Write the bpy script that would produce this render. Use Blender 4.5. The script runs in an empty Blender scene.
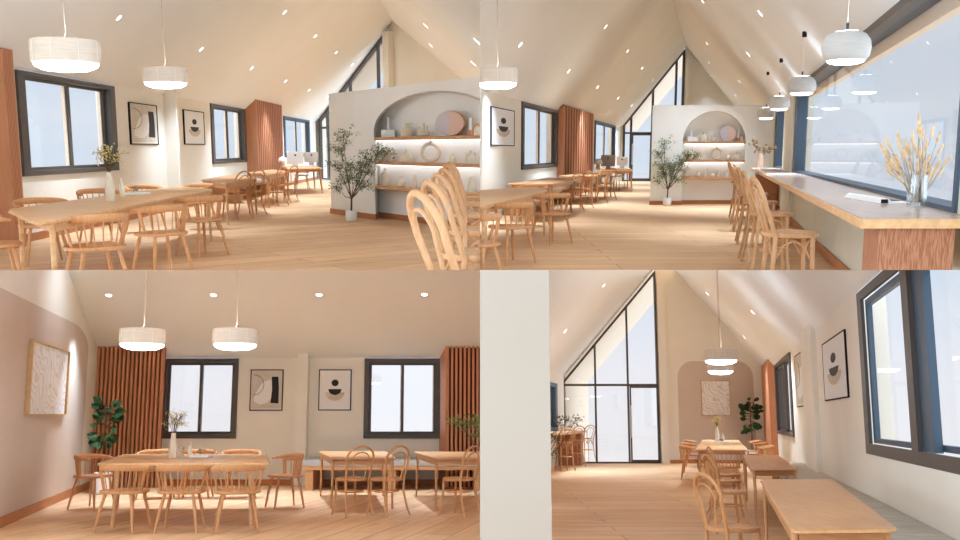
import bpy, bmesh, math, random
from mathutils import Vector, Matrix
random.seed(7)
PI = math.pi
C = bpy.context.scene.collection
R = math.radians

# ------------------------------------------------------------------ camera
FPX = 900.0            # focal length in pixels of the 960 px wide frame
PX0, PY0 = 480.0, 283.0
CAM = Vector((0, 0, 6.0))
cam = bpy.data.cameras.new('camera'); camo = bpy.data.objects.new('camera', cam); C.objects.link(camo)
camo.location = CAM; camo.rotation_euler = (PI/2, 0, 0)
cam.sensor_width = 36; cam.lens = 36*FPX/960; cam.shift_x = 0; cam.shift_y = (PY0-270)/960
cam.clip_start = .05; cam.clip_end = 500
sc = bpy.context.scene
sc.camera = camo
sc.view_settings.view_transform = 'Standard'; sc.view_settings.look = 'None'
sc.view_settings.gamma = 1; sc.view_settings.use_curve_mapping = False
sc.view_settings.exposure = 0.55

# ------------------------------------------------------------------ colours, materials
def lin(v):
    v /= 255.0
    return v/12.92 if v <= .04045 else ((v+.055)/1.055)**2.4
def col(r, g, b): return (lin(r), lin(g), lin(b), 1)

def mat(name, c, rough=.6, spec=.3, metal=0, emit=None, es=0):
    m = bpy.data.materials.new(name); m.use_nodes = True
    b = m.node_tree.nodes['Principled BSDF']
    b.inputs['Base Color'].default_value = c; b.inputs['Roughness'].default_value = rough
    b.inputs['Specular IOR Level'].default_value = spec; b.inputs['Metallic'].default_value = metal
    if emit:
        b.inputs['Emission Color'].default_value = emit; b.inputs['Emission Strength'].default_value = es
    return m

def noisy(name, c1, c2, scale=(1, 1, 1), ns=4, rough=.6, spec=.3, bump=0, detail=4, lo=.35, hi=.65):
    m = mat(name, c1, rough, spec); nt = m.node_tree; N = nt.nodes; L = nt.links; b = N['Principled BSDF']
    tc = N.new('ShaderNodeTexCoord'); mp = N.new('ShaderNodeMapping'); mp.inputs['Scale'].default_value = scale
    nz = N.new('ShaderNodeTexNoise'); nz.inputs['Scale'].default_value = ns; nz.inputs['Detail'].default_value = detail
    cr = N.new('ShaderNodeValToRGB'); cr.color_ramp.elements[0].position = lo; cr.color_ramp.elements[1].position = hi
    cr.color_ramp.elements[0].color = c1; cr.color_ramp.elements[1].color = c2
    L.new(tc.outputs['Object'], mp.inputs[0]); L.new(mp.outputs[0], nz.inputs['Vector'])
    L.new(nz.outputs['Fac'], cr.inputs[0]); L.new(cr.outputs[0], b.inputs['Base Color'])
    if bump:
        bp = N.new('ShaderNodeBump'); bp.inputs['Strength'].default_value = bump; bp.inputs['Distance'].default_value = .01
        L.new(nz.outputs['Fac'], bp.inputs['Height']); L.new(bp.outputs[0], b.inputs['Normal'])
    return m

def floor_mat(name, ang, c1, c2, c3):
    m = mat(name, c1, .5, .3); nt = m.node_tree; N = nt.nodes; L = nt.links; b = N['Principled BSDF']
    tc = N.new('ShaderNodeTexCoord'); mp = N.new('ShaderNodeMapping'); mp.inputs['Rotation'].default_value = (0, 0, ang)
    L.new(tc.outputs['Object'], mp.inputs[0])
    br = N.new('ShaderNodeTexBrick'); br.inputs['Scale'].default_value = 1; br.inputs['Brick Width'].default_value = 3.2
    br.inputs['Row Height'].default_value = .42; br.inputs['Mortar Size'].default_value = .006
    br.inputs['Color1'].default_value = c1; br.inputs['Color2'].default_value = c2; br.inputs['Mortar'].default_value = c3
    br.inputs['Bias'].default_value = -.2
    L.new(mp.outputs[0], br.inputs['Vector'])
    m2 = N.new('ShaderNodeMapping'); m2.inputs['Scale'].default_value = (.55, 5.0, 1); L.new(mp.outputs[0], m2.inputs[0])
    nz = N.new('ShaderNodeTexNoise'); nz.inputs['Scale'].default_value = 1.6; nz.inputs['Detail'].default_value = 6; nz.inputs['Distortion'].default_value = 1.2
    L.new(m2.outputs[0], nz.inputs['Vector'])
    cr = N.new('ShaderNodeValToRGB'); cr.color_ramp.elements[0].position = .3; cr.color_ramp.elements[1].position = .62
    cr.color_ramp.elements[0].color = (.78, .72, .66, 1); cr.color_ramp.elements[1].color = (1, 1, 1, 1)
    L.new(nz.outputs['Fac'], cr.inputs[0])
    vo = N.new('ShaderNodeTexNoise'); vo.inputs['Scale'].default_value = 1.1; vo.inputs['Detail'].default_value = 3
    m3 = N.new('ShaderNodeMapping'); m3.inputs['Scale'].default_value = (1.0, 2.6, 1); L.new(mp.outputs[0], m3.inputs[0]); L.new(m3.outputs[0], vo.inputs['Vector'])
    c2r = N.new('ShaderNodeValToRGB'); c2r.color_ramp.elements[0].position = .26; c2r.color_ramp.elements[1].position = .34
    c2r.color_ramp.elements[0].color = (.72, .6, .52, 1); c2r.color_ramp.elements[1].color = (1, 1, 1, 1)
    L.new(vo.outputs['Fac'], c2r.inputs[0])
    x1 = N.new('ShaderNodeMixRGB'); x1.blend_type = 'MULTIPLY'; x1.inputs[0].default_value = .8
    L.new(br.outputs['Color'], x1.inputs[1]); L.new(cr.outputs[0], x1.inputs[2])
    x2 = N.new('ShaderNodeMixRGB'); x2.blend_type = 'MULTIPLY'; x2.inputs[0].default_value = .8
    L.new(x1.outputs[0], x2.inputs[1]); L.new(c2r.outputs[0], x2.inputs[2]); L.new(x2.outputs[0], b.inputs['Base Color'])
    return m

def glass(name, refl=.07, tint=(1, 1, 1, 1)):
    m = bpy.data.materials.new(name); m.use_nodes = True; nt = m.node_tree; N = nt.nodes; L = nt.links
    for n in list(N): N.remove(n)
    o = N.new('ShaderNodeOutputMaterial'); mx = N.new('ShaderNodeMixShader'); t = N.new('ShaderNodeBsdfTransparent'); g = N.new('ShaderNodeBsdfGlossy')
    t.inputs[0].default_value = tint; g.inputs['Roughness'].default_value = .01; mx.inputs[0].default_value = refl
    L.new(t.outputs[0], mx.inputs[1]); L.new(g.outputs[0], mx.inputs[2]); L.new(mx.outputs[0], o.inputs[0])
    return m

BACKFILL = 1.25; SIDES = 3.1; LAMP = 8.0; SPOT = 290.0
WALLC = col(226, 217, 203)
m_wall = noisy('cream_plaster', col(241, 235, 222), col(238, 231, 217), ns=1.2, rough=.9, spec=.1)
m_ceil = noisy('ceiling_plaster', col(242, 239, 233), col(239, 236, 229), ns=.6, rough=.9, spec=.1)
m_part = noisy('white_plaster', col(246, 243, 236), col(243, 239, 231), ns=1.5, rough=.9, spec=.1)
m_arch = noisy('taupe_paint', col(213, 196, 182), col(209, 191, 176), ns=1.2, rough=.9, spec=.1)
m_oak = noisy('light_oak', col(210, 158, 110), col(196, 142, 95), (2, 14, 14), 3, .42, .35)
m_oakx = noisy('light_oak_top', col(234, 190, 142), col(218, 170, 120), (9, .8, 9), 2.2, .38, .4)
m_oaky = noisy('light_oak_top_long', col(226, 180, 130), col(208, 158, 108), (.8, 9, 9), 2.0, .4, .4)
m_oakd = noisy('amber_oak', col(222, 168, 118), col(208, 152, 104), (6, .8, 6), 5, .3, .45)
m_chair = noisy('beech', col(212, 156, 106), col(200, 142, 93), (8, 8, 2), 5, .45, .3)
m_stool = noisy('pale_ash', col(206, 158, 114), col(194, 144, 100), (8, 8, 2), 6, .45, .3)
m_slat = noisy('reddish_timber', col(206, 142, 104), col(198, 134, 96), (8, 8, .6), 3, .5, .3)
m_slatd = noisy('dark_timber_backing', col(128, 66, 36), col(112, 56, 30), (4, 4, 1), 3, .7, .2)
m_base = noisy('oak_skirting', col(190, 126, 82), col(178, 114, 70), (1, 1, 6), 3, .5, .3)
m_grain = noisy('coarse_grained_timber', col(190, 134, 102), col(158, 102, 74), (30, 30, 3), 5, .55, .25, lo=.42, hi=.58)
m_dark = mat('dark_grey_aluminium', col(82, 76, 72), .45, .4)
m_blue = mat('slate_blue_aluminium', col(66, 84, 102), .45, .4)
m_black = mat('black_paint', col(34, 32, 31), .7, .1)
m_cream = mat('cream_lacquer', col(232, 210, 186), .5, .3)
m_white = mat('white_ceramic', col(238, 236, 232), .35, .4)
m_beige = noisy('beige_ceramic', col(232, 221, 200), col(223, 210, 187), ns=14, rough=.7, spec=.2)
m_sand = noisy('sand_stoneware', col(226, 213, 190), col(214, 199, 174), ns=18, rough=.8, spec=.2)
m_fabric = noisy('linen_shade', col(226, 212, 196), col(217, 202, 184), (1, 1, 14), 6, .9, .1)
for _m in (m_fabric,): _m.node_tree.nodes['Principled BSDF'].inputs['Emission Color'].default_value = (1, .9, .78, 1); _m.node_tree.nodes['Principled BSDF'].inputs['Emission Strength'].default_value = .04
m_globe = noisy('white_textile_shade', col(206, 201, 195), col(199, 194, 188), (1, 1, 10), 8, .9, .1)
m_lamp = mat('lamp_diffuser', col(245, 243, 238), .5, .2, emit=(.93, 1, 1.08, 1), es=LAMP)
m_up = mat('added_uplight_glow', col(245, 243, 238), .5, .2, emit=(.85, 1.03, 1.25, 1), es=16)  # added glow that lights the ceiling, unseen from below
m_bulb = mat('downlight_lens', col(255, 255, 255), .4, .2, emit=(1, .98, .96, 1), es=3.2)
m_led = mat('led_strip', col(255, 255, 255), .4, .2, emit=(.92, 1, 1.1, 1), es=2.0)
m_cord = mat('tan_textile_cord', col(176, 150, 128), .8, .1)
m_ring = mat('white_trim', col(240, 232, 222), .5, .3)
m_leaf = noisy('olive_leaf', col(84, 100, 44), col(118, 132, 72), ns=9, rough=.6, spec=.2)
m_ficus = noisy('dark_green_leaf', col(30, 52, 24), col(50, 78, 36), ns=6, rough=.55, spec=.2)
m_stem = noisy('brown_bark', col(104, 82, 60), col(80, 62, 44), ns=20, rough=.8)
m_soil = noisy('dark_soil', col(60, 46, 36), col(40, 30, 24), ns=40, rough=1)
m_straw = noisy('dried_grass', col(232, 206, 172), col(208, 174, 134), ns=30, rough=.9, spec=.1)
m_dry = noisy('dried_flower', col(184, 158, 124), col(140, 112, 80), ns=30, rough=.9, spec=.1)
m_yellow = noisy('yellow_sprig', col(226, 208, 140), col(196, 180, 112), ns=30, rough=.9, spec=.1)
m_paper = mat('white_paper', col(238, 236, 234), 1, 0)
m_pale = mat('pale_grey_print', col(238, 235, 230), .7, .2)
m_bgprint = noisy('warm_grey_print', col(216, 206, 191), col(208, 197, 181), ns=8, rough=.8)
m_ink = mat('black_ink', col(44, 42, 40), .6, .2)
m_tan = noisy('tan_ink', col(214, 202, 184), col(200, 184, 162), ns=12, rough=.8)
m_bench = noisy('grey_upholstery', col(200, 194, 186), col(186, 179, 170), ns=7, rough=.9, spec=.1)
m_alu = mat('silver_plastic', col(206, 204, 202), .35, .4)
m_copper = mat('copper', col(196, 122, 76), .35, .5, .6)
m_counter = noisy('lacquered_counter', col(206, 178, 160), col(198, 168, 148), (9, .8, 9), 3, .22, .5)
m_glass = glass('window_glass', .04)
m_glassv = glass('clear_glass', .16, (.93, .95, .95, 1))
m_ext = mat('exterior_render', col(188, 170, 150), .9, .1)
m_rose = mat('rose_mirror_half', col(226, 190, 168), .25, .6)
m_lilac = mat('lilac_mirror_half', col(206, 196, 202), .25, .6)
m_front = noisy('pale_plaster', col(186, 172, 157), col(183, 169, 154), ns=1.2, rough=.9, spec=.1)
fc = (col(242, 202, 158), col(228, 184, 140), col(176, 132, 98))

def marble():
    m = mat('swirled_marble_print', col(235, 232, 228), .6, .2); nt = m.node_tree; N = nt.nodes; L = nt.links; b = N['Principled BSDF']
    tc = N.new('ShaderNodeTexCoord'); w = N.new('ShaderNodeTexWave'); w.inputs['Scale'].default_value = 3.4; w.inputs['Distortion'].default_value = 30; w.bands_direction = 'DIAGONAL'
    w.inputs['Detail'].default_value = 3; w.inputs['Detail Scale'].default_value = .45
    cr = N.new('ShaderNodeValToRGB'); e = cr.color_ramp.elements
    e[0].position = 0; e[0].color = col(222, 206, 182); e[1].position = .15; e[1].color = col(232, 227, 222)
    x = e.new(.6); x.color = col(240, 238, 236)
    L.new(tc.outputs['Object'], w.inputs['Vector']); L.new(w.outputs['Fac'], cr.inputs[0]); L.new(cr.outputs[0], b.inputs['Base Color'])
    return m
m_marble = marble()

# ------------------------------------------------------------------ world: pale sky
w = bpy.data.worlds.new('sky'); sc.world = w; w.use_nodes = True
N = w.node_tree.nodes; L = w.node_tree.links; bg = N['Background']
tc = N.new('ShaderNodeTexCoord'); sp = N.new('ShaderNodeSeparateXYZ'); L.new(tc.outputs['Generated'], sp.inputs[0])
cr = N.new('ShaderNodeValToRGB'); e = cr.color_ramp.elements
mr = N.new('ShaderNodeMapRange'); mr.inputs['From Min'].default_value = -.35; mr.inputs['From Max'].default_value = .5
L.new(sp.outputs['Z'], mr.inputs['Value']); L.new(mr.outputs[0], cr.inputs[0])
e[0].position = 0; e[0].color = col(240, 234, 228); e[1].position = 1; e[1].color = col(206, 221, 238)
x = e.new(.30); x.color = col(238, 239, 245)
x = e.new(.42); x.color = col(215, 227, 241)
nz = N.new('ShaderNodeTexNoise'); nz.inputs['Scale'].default_value = 2.2; nz.inputs['Detail'].default_value = 5
mp = N.new('ShaderNodeMapping'); mp.inputs['Scale'].default_value = (1, 1, 7); L.new(tc.outputs['Generated'], mp.inputs[0]); L.new(mp.outputs[0], nz.inputs['Vector'])
c2 = N.new('ShaderNodeValToRGB'); c2.color_ramp.elements[0].position = .45; c2.color_ramp.elements[1].position = .75
c2.color_ramp.elements[0].color = (0, 0, 0, 1); c2.color_ramp.elements[1].color = (.55, .55, .55, 1)
L.new(nz.outputs['Fac'], c2.inputs[0])
mx = N.new('ShaderNodeMixRGB'); L.new(c2.outputs[0], mx.inputs[0]); L.new(cr.outputs[0], mx.inputs[1]); mx.inputs[2].default_value = col(240, 243, 248)
# the sky behind the camera is brighter and cooler, added as fill light
m1 = N.new('ShaderNodeMapRange'); m1.interpolation_type = 'SMOOTHSTEP'; m1.inputs['From Min'].default_value = .7; m1.inputs['From Max'].default_value = -.1
m1.inputs['To Min'].default_value = 0; m1.inputs['To Max'].default_value = 1
L.new(sp.outputs['Y'], m1.inputs['Value'])
wm = N.new('ShaderNodeMixRGB'); L.new(m1.outputs[0], wm.inputs[0]); sk = N.new('ShaderNodeMixRGB'); sk.blend_type = 'MULTIPLY'; sk.inputs[0].default_value = 1; sk.inputs[2].default_value = (.70, .705, .715, 1); L.new(mx.outputs[0], sk.inputs[1]); L.new(sk.outputs[0], wm.inputs[1]); wm.inputs[2].default_value = (BACKFILL*.87, BACKFILL, BACKFILL*1.13, 1)
# the sides of the sky that only the side windows look at are brighter still
ab = N.new('ShaderNodeMath'); ab.operation = 'ABSOLUTE'; L.new(sp.outputs['X'], ab.inputs[0])
m4 = N.new('ShaderNodeMapRange'); m4.interpolation_type = 'SMOOTHSTEP'; m4.inputs['From Min'].default_value = .62; m4.inputs['From Max'].default_value = .9
L.new(ab.outputs[0], m4.inputs['Value'])
w2 = N.new('ShaderNodeMixRGB'); L.new(m4.outputs[0], w2.inputs[0]); L.new(wm.outputs[0], w2.inputs[1]); w2.inputs[2].default_value = (SIDES*.84, SIDES, SIDES*1.18, 1)
L.new(w2.outputs[0], bg.inputs[0]); bg.inputs[1].default_value = 1.0

# ------------------------------------------------------------------ mesh builder
class G:
    def __init__(s): s.bm = bmesh.new()
    def box(s, x0, x1, y0, y1, z0, z1):
        v = [s.bm.verts.new(p) for p in ((x0, y0, z0), (x1, y0, z0), (x1, y1, z0), (x0, y1, z0), (x0, y0, z1), (x1, y0, z1), (x1, y1, z1), (x0, y1, z1))]
        for f in ((3, 2, 1, 0), (4, 5, 6, 7), (0, 1, 5, 4), (1, 2, 6, 5), (2, 3, 7, 6), (3, 0, 4, 7)): s.bm.faces.new([v[i] for i in f])
        return s
    def rings(s, rs, closed=False, cap=True):
        vs = [[s.bm.verts.new(p) for p in r] for r in rs]; n = len(rs[0]); m = len(vs)
        for i in range(m if closed else m-1):
            a, b = vs[i], vs[(i+1) % m]
            for j in range(n): s.bm.faces.new((a[j], a[(j+1) % n], b[(j+1) % n], b[j]))
        if cap and not closed:
            s.bm.faces.new(vs[0][::-1]); s.bm.faces.new(vs[-1])
        return s
    def tube(s, pts, r, seg=8, closed=False, up=None, r2=None):
        pts = [Vector(p) for p in pts]; n = len(pts)
        rr = r if isinstance(r, (list, tuple)) else [r]*n
        r2 = rr if r2 is None else (r2 if isinstance(r2, (list, tuple)) else [r2]*n)
        out = []; prev = None
        for i, p in enumerate(pts):
            if closed: t = pts[(i+1) % n]-pts[i-1]
            else: t = pts[min(i+1, n-1)]-pts[max(i-1, 0)]
            t.normalize()
            if up is not None:
                a = t.cross(Vector(up)).normalized()
            elif prev is None:
                a = t.cross(Vector((0, 0, 1)) if abs(t.z) < .9 else Vector((0, 1, 0))).normalized()
            else:
                a = (prev-t*prev.dot(t)).normalized()
            prev = a; b = a.cross(t).normalized()
            out.append([p+a*(rr[i]*math.cos(2*PI*k/seg))+b*(r2[i]*math.sin(2*PI*k/seg)) for k in range(seg)])
        return s.rings(out, closed)
    def lathe(s, prof, seg=20, c=(0, 0), sx=1, sy=1):
        return s.rings([[Vector((c[0]+r*sx*math.cos(2*PI*k/seg), c[1]+r*sy*math.sin(2*PI*k/seg), z)) for k in range(seg)] for r, z in prof])
    def prism(s, poly, z0, z1):
        return s.rings([[Vector((x, y, z0)) for x, y in poly], [Vector((x, y, z1)) for x, y in poly]])
    def slab(s, pts, off):
        off = Vector(off); return s.rings([[Vector(p) for p in pts], [Vector(p)+off for p in pts]])
    def wallprism(s, poly, y0, y1, dx=0):            # poly in (x, z), extruded along y
        return s.rings([[Vector((x, y0, z)) for x, z in poly], [Vector((x+dx, y1, z)) for x, z in poly]])
    def torus(s, c, Rr, r, axis='z', seg=28, sx=1):
        pts = []
        for k in range(seg):
            a = 2*PI*k/seg; x, y = Rr*sx*math.cos(a), Rr*math.sin(a)
            pts.append({'z': (c[0]+x, c[1]+y, c[2]), 'y': (c[0]+x, c[1], c[2]+y), 'x': (c[0], c[1]+x, c[2]+y)}[axis])
        return s.tube(pts, r, 8, True)
    def leaf(s, p, d, ln, wd, n=None):
        d = d.normalized(); a = d.cross(n or Vector((random.uniform(-1, 1), random.uniform(-1, 1), random.uniform(-1, 1))))
        if a.length < 1e-3: a = Vector((1, 0, 0))
        a.normalize(); nn = a.cross(d)
        v = [p, p+d*ln*.3+a*wd*.42-nn*wd*.1, p+d*ln*.68+a*wd*.5-nn*wd*.1, p+d*ln, p+d*ln*.68-a*wd*.5-nn*wd*.1, p+d*ln*.3-a*wd*.42-nn*wd*.1]
        v = [s.bm.verts.new(q) for q in v]
        s.bm.faces.new((v[0], v[1], v[2], v[3])); s.bm.faces.new((v[0], v[3], v[4], v[5])); return s
    def build(s, name, m, parent=None, smooth=False, bevel=0):
        bmesh.ops.recalc_face_normals(s.bm, faces=s.bm.faces[:])
        if bevel:
            bmesh.ops.bevel(s.bm, geom=[e for e in s.bm.edges if len(e.link_faces) == 2 and e.calc_face_angle(0) > .6], offset=bevel, segments=2, profile=.6, affect='EDGES', clamp_overlap=True)
        me = bpy.data.meshes.new(name); s.bm.to_mesh(me); s.bm.free(); me.materials.append(m)
        if smooth:
            me.shade_smooth()
            try: me.set_sharp_from_angle(angle=R(40))
            except Exception: pass
        o = bpy.data.objects.new(name, me); C.objects.link(o)
        if parent: o.parent = parent
        return o

def tag(o, label, cat, group=None, kind=None):
    o['label'] = label
    if kind == 'structure': o['kind'] = 'structure'
    if cat: o['category'] = cat
    if group: o['group'] = group
    if kind and kind != 'structure': o['kind'] = kind
    return o
def empty(name):
    o = bpy.data.objects.new(name, None); C.objects.link(o); o.empty_display_size = .1; return o
KIDS = {}
def kids(o): return [c for c in bpy.data.objects if c.parent is o]
def tree_of(o): return (o, [tree_of(c) for c in kids(o)])
def copy_tree(t, parent=None):
    o = t[0].copy(); C.objects.link(o); o.parent = parent
    for k in t[1]: copy_tree(k, o)
    return o

class Proto:
    "first use hands out the built thing itself, later uses hand out copies"
    def __init__(s, root): s.root = root; s.t = tree_of(root); s.used = False
    def get(s):
        if not s.used: s.used = True; return s.root
        return copy_tree(s.t)

H = 1.3
class Room:
    "one of the four views of the cafe: a room pitched a little, standing in its own sector in front of the camera"
    def __init__(s, ox, oy, hor, vp, f2, view):
        s.ox, s.oy, s.hor, s.view, s.f2 = ox, oy, hor, view, f2
        s.th = math.atan((PY0-(oy+hor/2))/FPX)
        s.M = Matrix.Translation(CAM) @ Matrix.Rotation(s.th, 4, 'X') @ Matrix.Translation((0, 0, -H))
        s.Ri = Matrix.Rotation(-s.th, 3, 'X')
        s.upper = oy == 0; s.objs = []
        d = s.ray(vp, hor); s.k = d.x/d.y
    def ray(s, u, v):
        return s.Ri @ Vector(((s.ox+u/2-PX0)/FPX, 1, (PY0-(s.oy+v/2))/FPX))
    def F(s, u, v, z=0):
        d = s.ray(u, v); t = (z-H)/d.z; return Vector((d.x*t, d.y*t, z))
    def D(s, u, v, y):
        d = s.ray(u, v); t = y/d.y; return Vector((d.x*t, y, H+d.z*t))
    def W(s, c, y, z=0): return Vector((c+s.k*y, y, z))
    def plane(s, u, v, p, n):
        d = s.ray(u, v); o = Vector((0, 0, H)); t = (Vector(p)-o).dot(n)/d.dot(n); return o+d*t
    def put(s, o, p, az=0, tilt=None):
        m = s.M @ Matrix.Translation(p) @ Matrix.Rotation(-az, 4, 'Z')
        if tilt is not None: m = m @ tilt
        o.matrix_world = m; s.objs.append(o); return o
    def static(s, o): o.matrix_world = s.M.copy(); s.objs.append(o); return o
    def az(s, u, true_deg):
        return R(true_deg)-math.atan((u-480)/s.f2)+math.atan((s.ox+u/2-PX0)/FPX)

class Wall:
    "a vertical plane from p0 to p1, left to right as seen from the room; local y points out of the room"
    def __init__(s, room, p0, p1):
        s.r = room; s.p0 = Vector((p0[0], p0[1], 0)); s.p1 = Vector((p1[0], p1[1], 0)); s.d = (s.p1-s.p0); s.L = s.d.length; s.d.normalize()
        s.n = Vector((-s.d.y, s.d.x, 0)); s.a = math.atan2(s.d.y, s.d.x)
        s.m = Matrix.Translation(s.p0) @ Matrix.Rotation(s.a, 4, 'Z')
    def at(s, u, v, off=0):
        q = s.r.plane(u, v, s.p0+s.n*off, s.n); return ((q-s.p0).dot(s.d), q.z)
    def s_(s, u, v=None, off=0): return s.at(u, s.r.hor if v is None else v, off)[0]
    def pt(s, a, off=0, z=0): q = s.p0+s.d*a+s.n*off; return Vector((q.x, q.y, z))
    def place(s, o, a, off, z, az=0, tilt=None):
        m = s.r.M @ s.m @ Matrix.Translation((a, off, z)) @ Matrix.Rotation(-az, 4, 'Z')
        if tilt is not None: m = m @ tilt
        o.matrix_world = m; s.r.objs.append(o); return o

def struct(room, name, g, m, wall=None, label=None):
    o = g.build(name, m); o['kind'] = 'structure'
    if label: o['label'] = label
    (wall.place(o, 0, 0, 0) if wall else room.static(o)); return o

def wall_with_holes(room, name, w, s0, s1, top, holes, m, thick=.3):
    "top(s) -> z; holes: (sa, sb, za, zb)"
    g = G(); br = sorted({s0, s1, *[min(max(x, s0), s1) for h in holes for x in h[:2]]})
    for a, b in zip(br, br[1:]):
        if b-a < 1e-4: continue
        mid = (a+b)/2; hs = sorted([h for h in holes if h[0] < mid < h[1]], key=lambda h: h[2]); z = 0
        for h in hs:
            if h[2] > z+1e-3: g.wallprism([(a, z), (b, z), (b, h[2]), (a, h[2])], 0, thick)
            z = h[3]
        if z < min(top(a), top(b))-1e-3: g.wallprism([(a, z), (b, z), (b, top(b)), (a, top(a))], 0, thick)
    return struct(room, name, g, m, w)
# ================================================================== furniture prototypes (front faces +Y)
def arc(cx, cy, rx, ry, a0, a1, n):
    return [(cx+rx*math.cos(R(a0+(a1-a0)*i/n)), cy+ry*math.sin(R(a0+(a1-a0)*i/n))) for i in range(n+1)]
def superell(rx, ry, e=2.6, n=28):
    out = []
    for i in range(n):
        a = 2*PI*i/n; c, s = math.cos(a), math.sin(a)
        out.append((rx*math.copysign(abs(c)**(2/e), c), ry*math.copysign(abs(s)**(2/e), s)))
    return out

def make_spindle_chair():
    t = empty('spindle_chair')
    g = G(); g.rings([[Vector((x*k, y*k, z)) for x, y in superell(.255, .235, 2.5)] for k, z in ((.93, .415), (.99, .422), (1, .435), (.98, .448), (.8, .443), (.45, .440))])
    g.build('seat', m_chair, t, True)
    pts = [Vector((x, y, 0)) for x, y in arc(0, .02, .285, .255, -180-22, 22, 22)]
    n = len(pts)
    for i, p in enumerate(pts):
        q = abs(2*i/(n-1)-1); p.z = .70-.035*q**2
    hh = [.012+.024*(1-abs(2*i/(n-1)-1)**3) for i in range(n)]
    ww = [.017-.004*(1-abs(2*i/(n-1)-1)**2) for i in range(n)]
    G().tube(pts, ww, 8, up=(0, 0, 1), r2=hh).build('back_rail', m_chair, t, True)
    for a in (-90-50, -90-34, -90-18, -90, -90+18, -90+34, -90+50):
        x0, y0 = .215*math.cos(R(a)), .2*math.sin(R(a)); x1, y1 = .278*math.cos(R(a)), .02+.25*math.sin(R(a))
        G().tube([(x0, y0, .44), (x1, y1, .685)], [.0075, .0065], 6).build('spindle', m_chair, t, True)
    for s in (-1, 1):
        a = -90+s*72
        x0, y0 = .225*math.cos(R(a)), .19*math.sin(R(a)); x1, y1 = .283*math.cos(R(a)), .02+.25*math.sin(R(a))
        G().tube([(x0, y0, .43), (x1, y1, .68)], [.012, .014], 8, up=(0, 1, 0), r2=[.024, .028]).build('arm_support', m_chair, t, True)
        for q in (-1, 1):
            G().tube([(s*.15, q*.135, .425), (s*.185, q*.168, .25), (s*.225, q*.205, 0)], [.017, .019, .012], 10).build('leg', m_chair, t, True)
    return t

def hoop(w, zt, z0, y0, lean, flare, n=16):
    pts = []
    for i in range(n+1):
        f = i/n; a = PI*f
        x = -math.cos(a); zz = math.sin(a)
        x = math.copysign(abs(x)**.8, x)*w; z = z0+(zt-z0)*(zz**.62 if zz > 0 else 0)
        pts.append(Vector((x*(1-.25*(1-(z-z0)/(zt-z0))*flare), y0-lean*(z-z0)/(zt-z0), z)))
    return pts
def make_bentwood_chair():
    t = empty('bentwood_chair')
    G().lathe([(.17, .435), (.2, .438), (.208, .455), (.205, .47), (.19, .474), (.15, .466)], 28).build('seat', m_chair, t, True)
    out = [Vector((-.17, -.14, .44)), Vector((-.178, -.165, .54)), Vector((-.195, -.195, .66))]+[Vector((.198*math.cos(R(a)), -.2-.05*math.sin(R(180-a)), .72+.155*math.sin(R(a)))) for a in range(180, -1, -15)]+[Vector((.195, -.195, .66)), Vector((.178, -.165, .54)), Vector((.17, -.14, .44))]
    G().tube(out, .0145, 8).build('back_hoop', m_chair, t, True)
    inn = [Vector((-.075, -.18, .46)), Vector((-.09, -.195, .56)), Vector((-.118, -.21, .66))]+[Vector((.125*math.cos(R(a)), -.215-.035*math.sin(R(180-a)), .70+.10*math.sin(R(a)))) for a in range(180, -1, -15)]+[Vector((.118, -.21, .66)), Vector((.09, -.195, .56)), Vector((.075, -.18, .46))]
    G().tube(inn, .0095, 8).build('inner_hoop', m_chair, t, True)
    G().torus((0, 0, .30), .158, .009).build('stretcher_ring', m_chair, t, True)
    for s in (-1, 1):
        G().tube([(s*.17, -.14, .455), (s*.165, -.145, .3), (s*.185, -.19, .1), (s*.205, -.23, 0)], [.0155, .015, .0135, .013], 8).build('leg', m_chair, t, True)
        G().tube([(s*.14, .135, .44), (s*.142, .14, .3), (s*.16, .158, .1), (s*.178, .178, 0)], [.017, .015, .0125, .012], 8).build('leg', m_chair, t, True)
    return t
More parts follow.
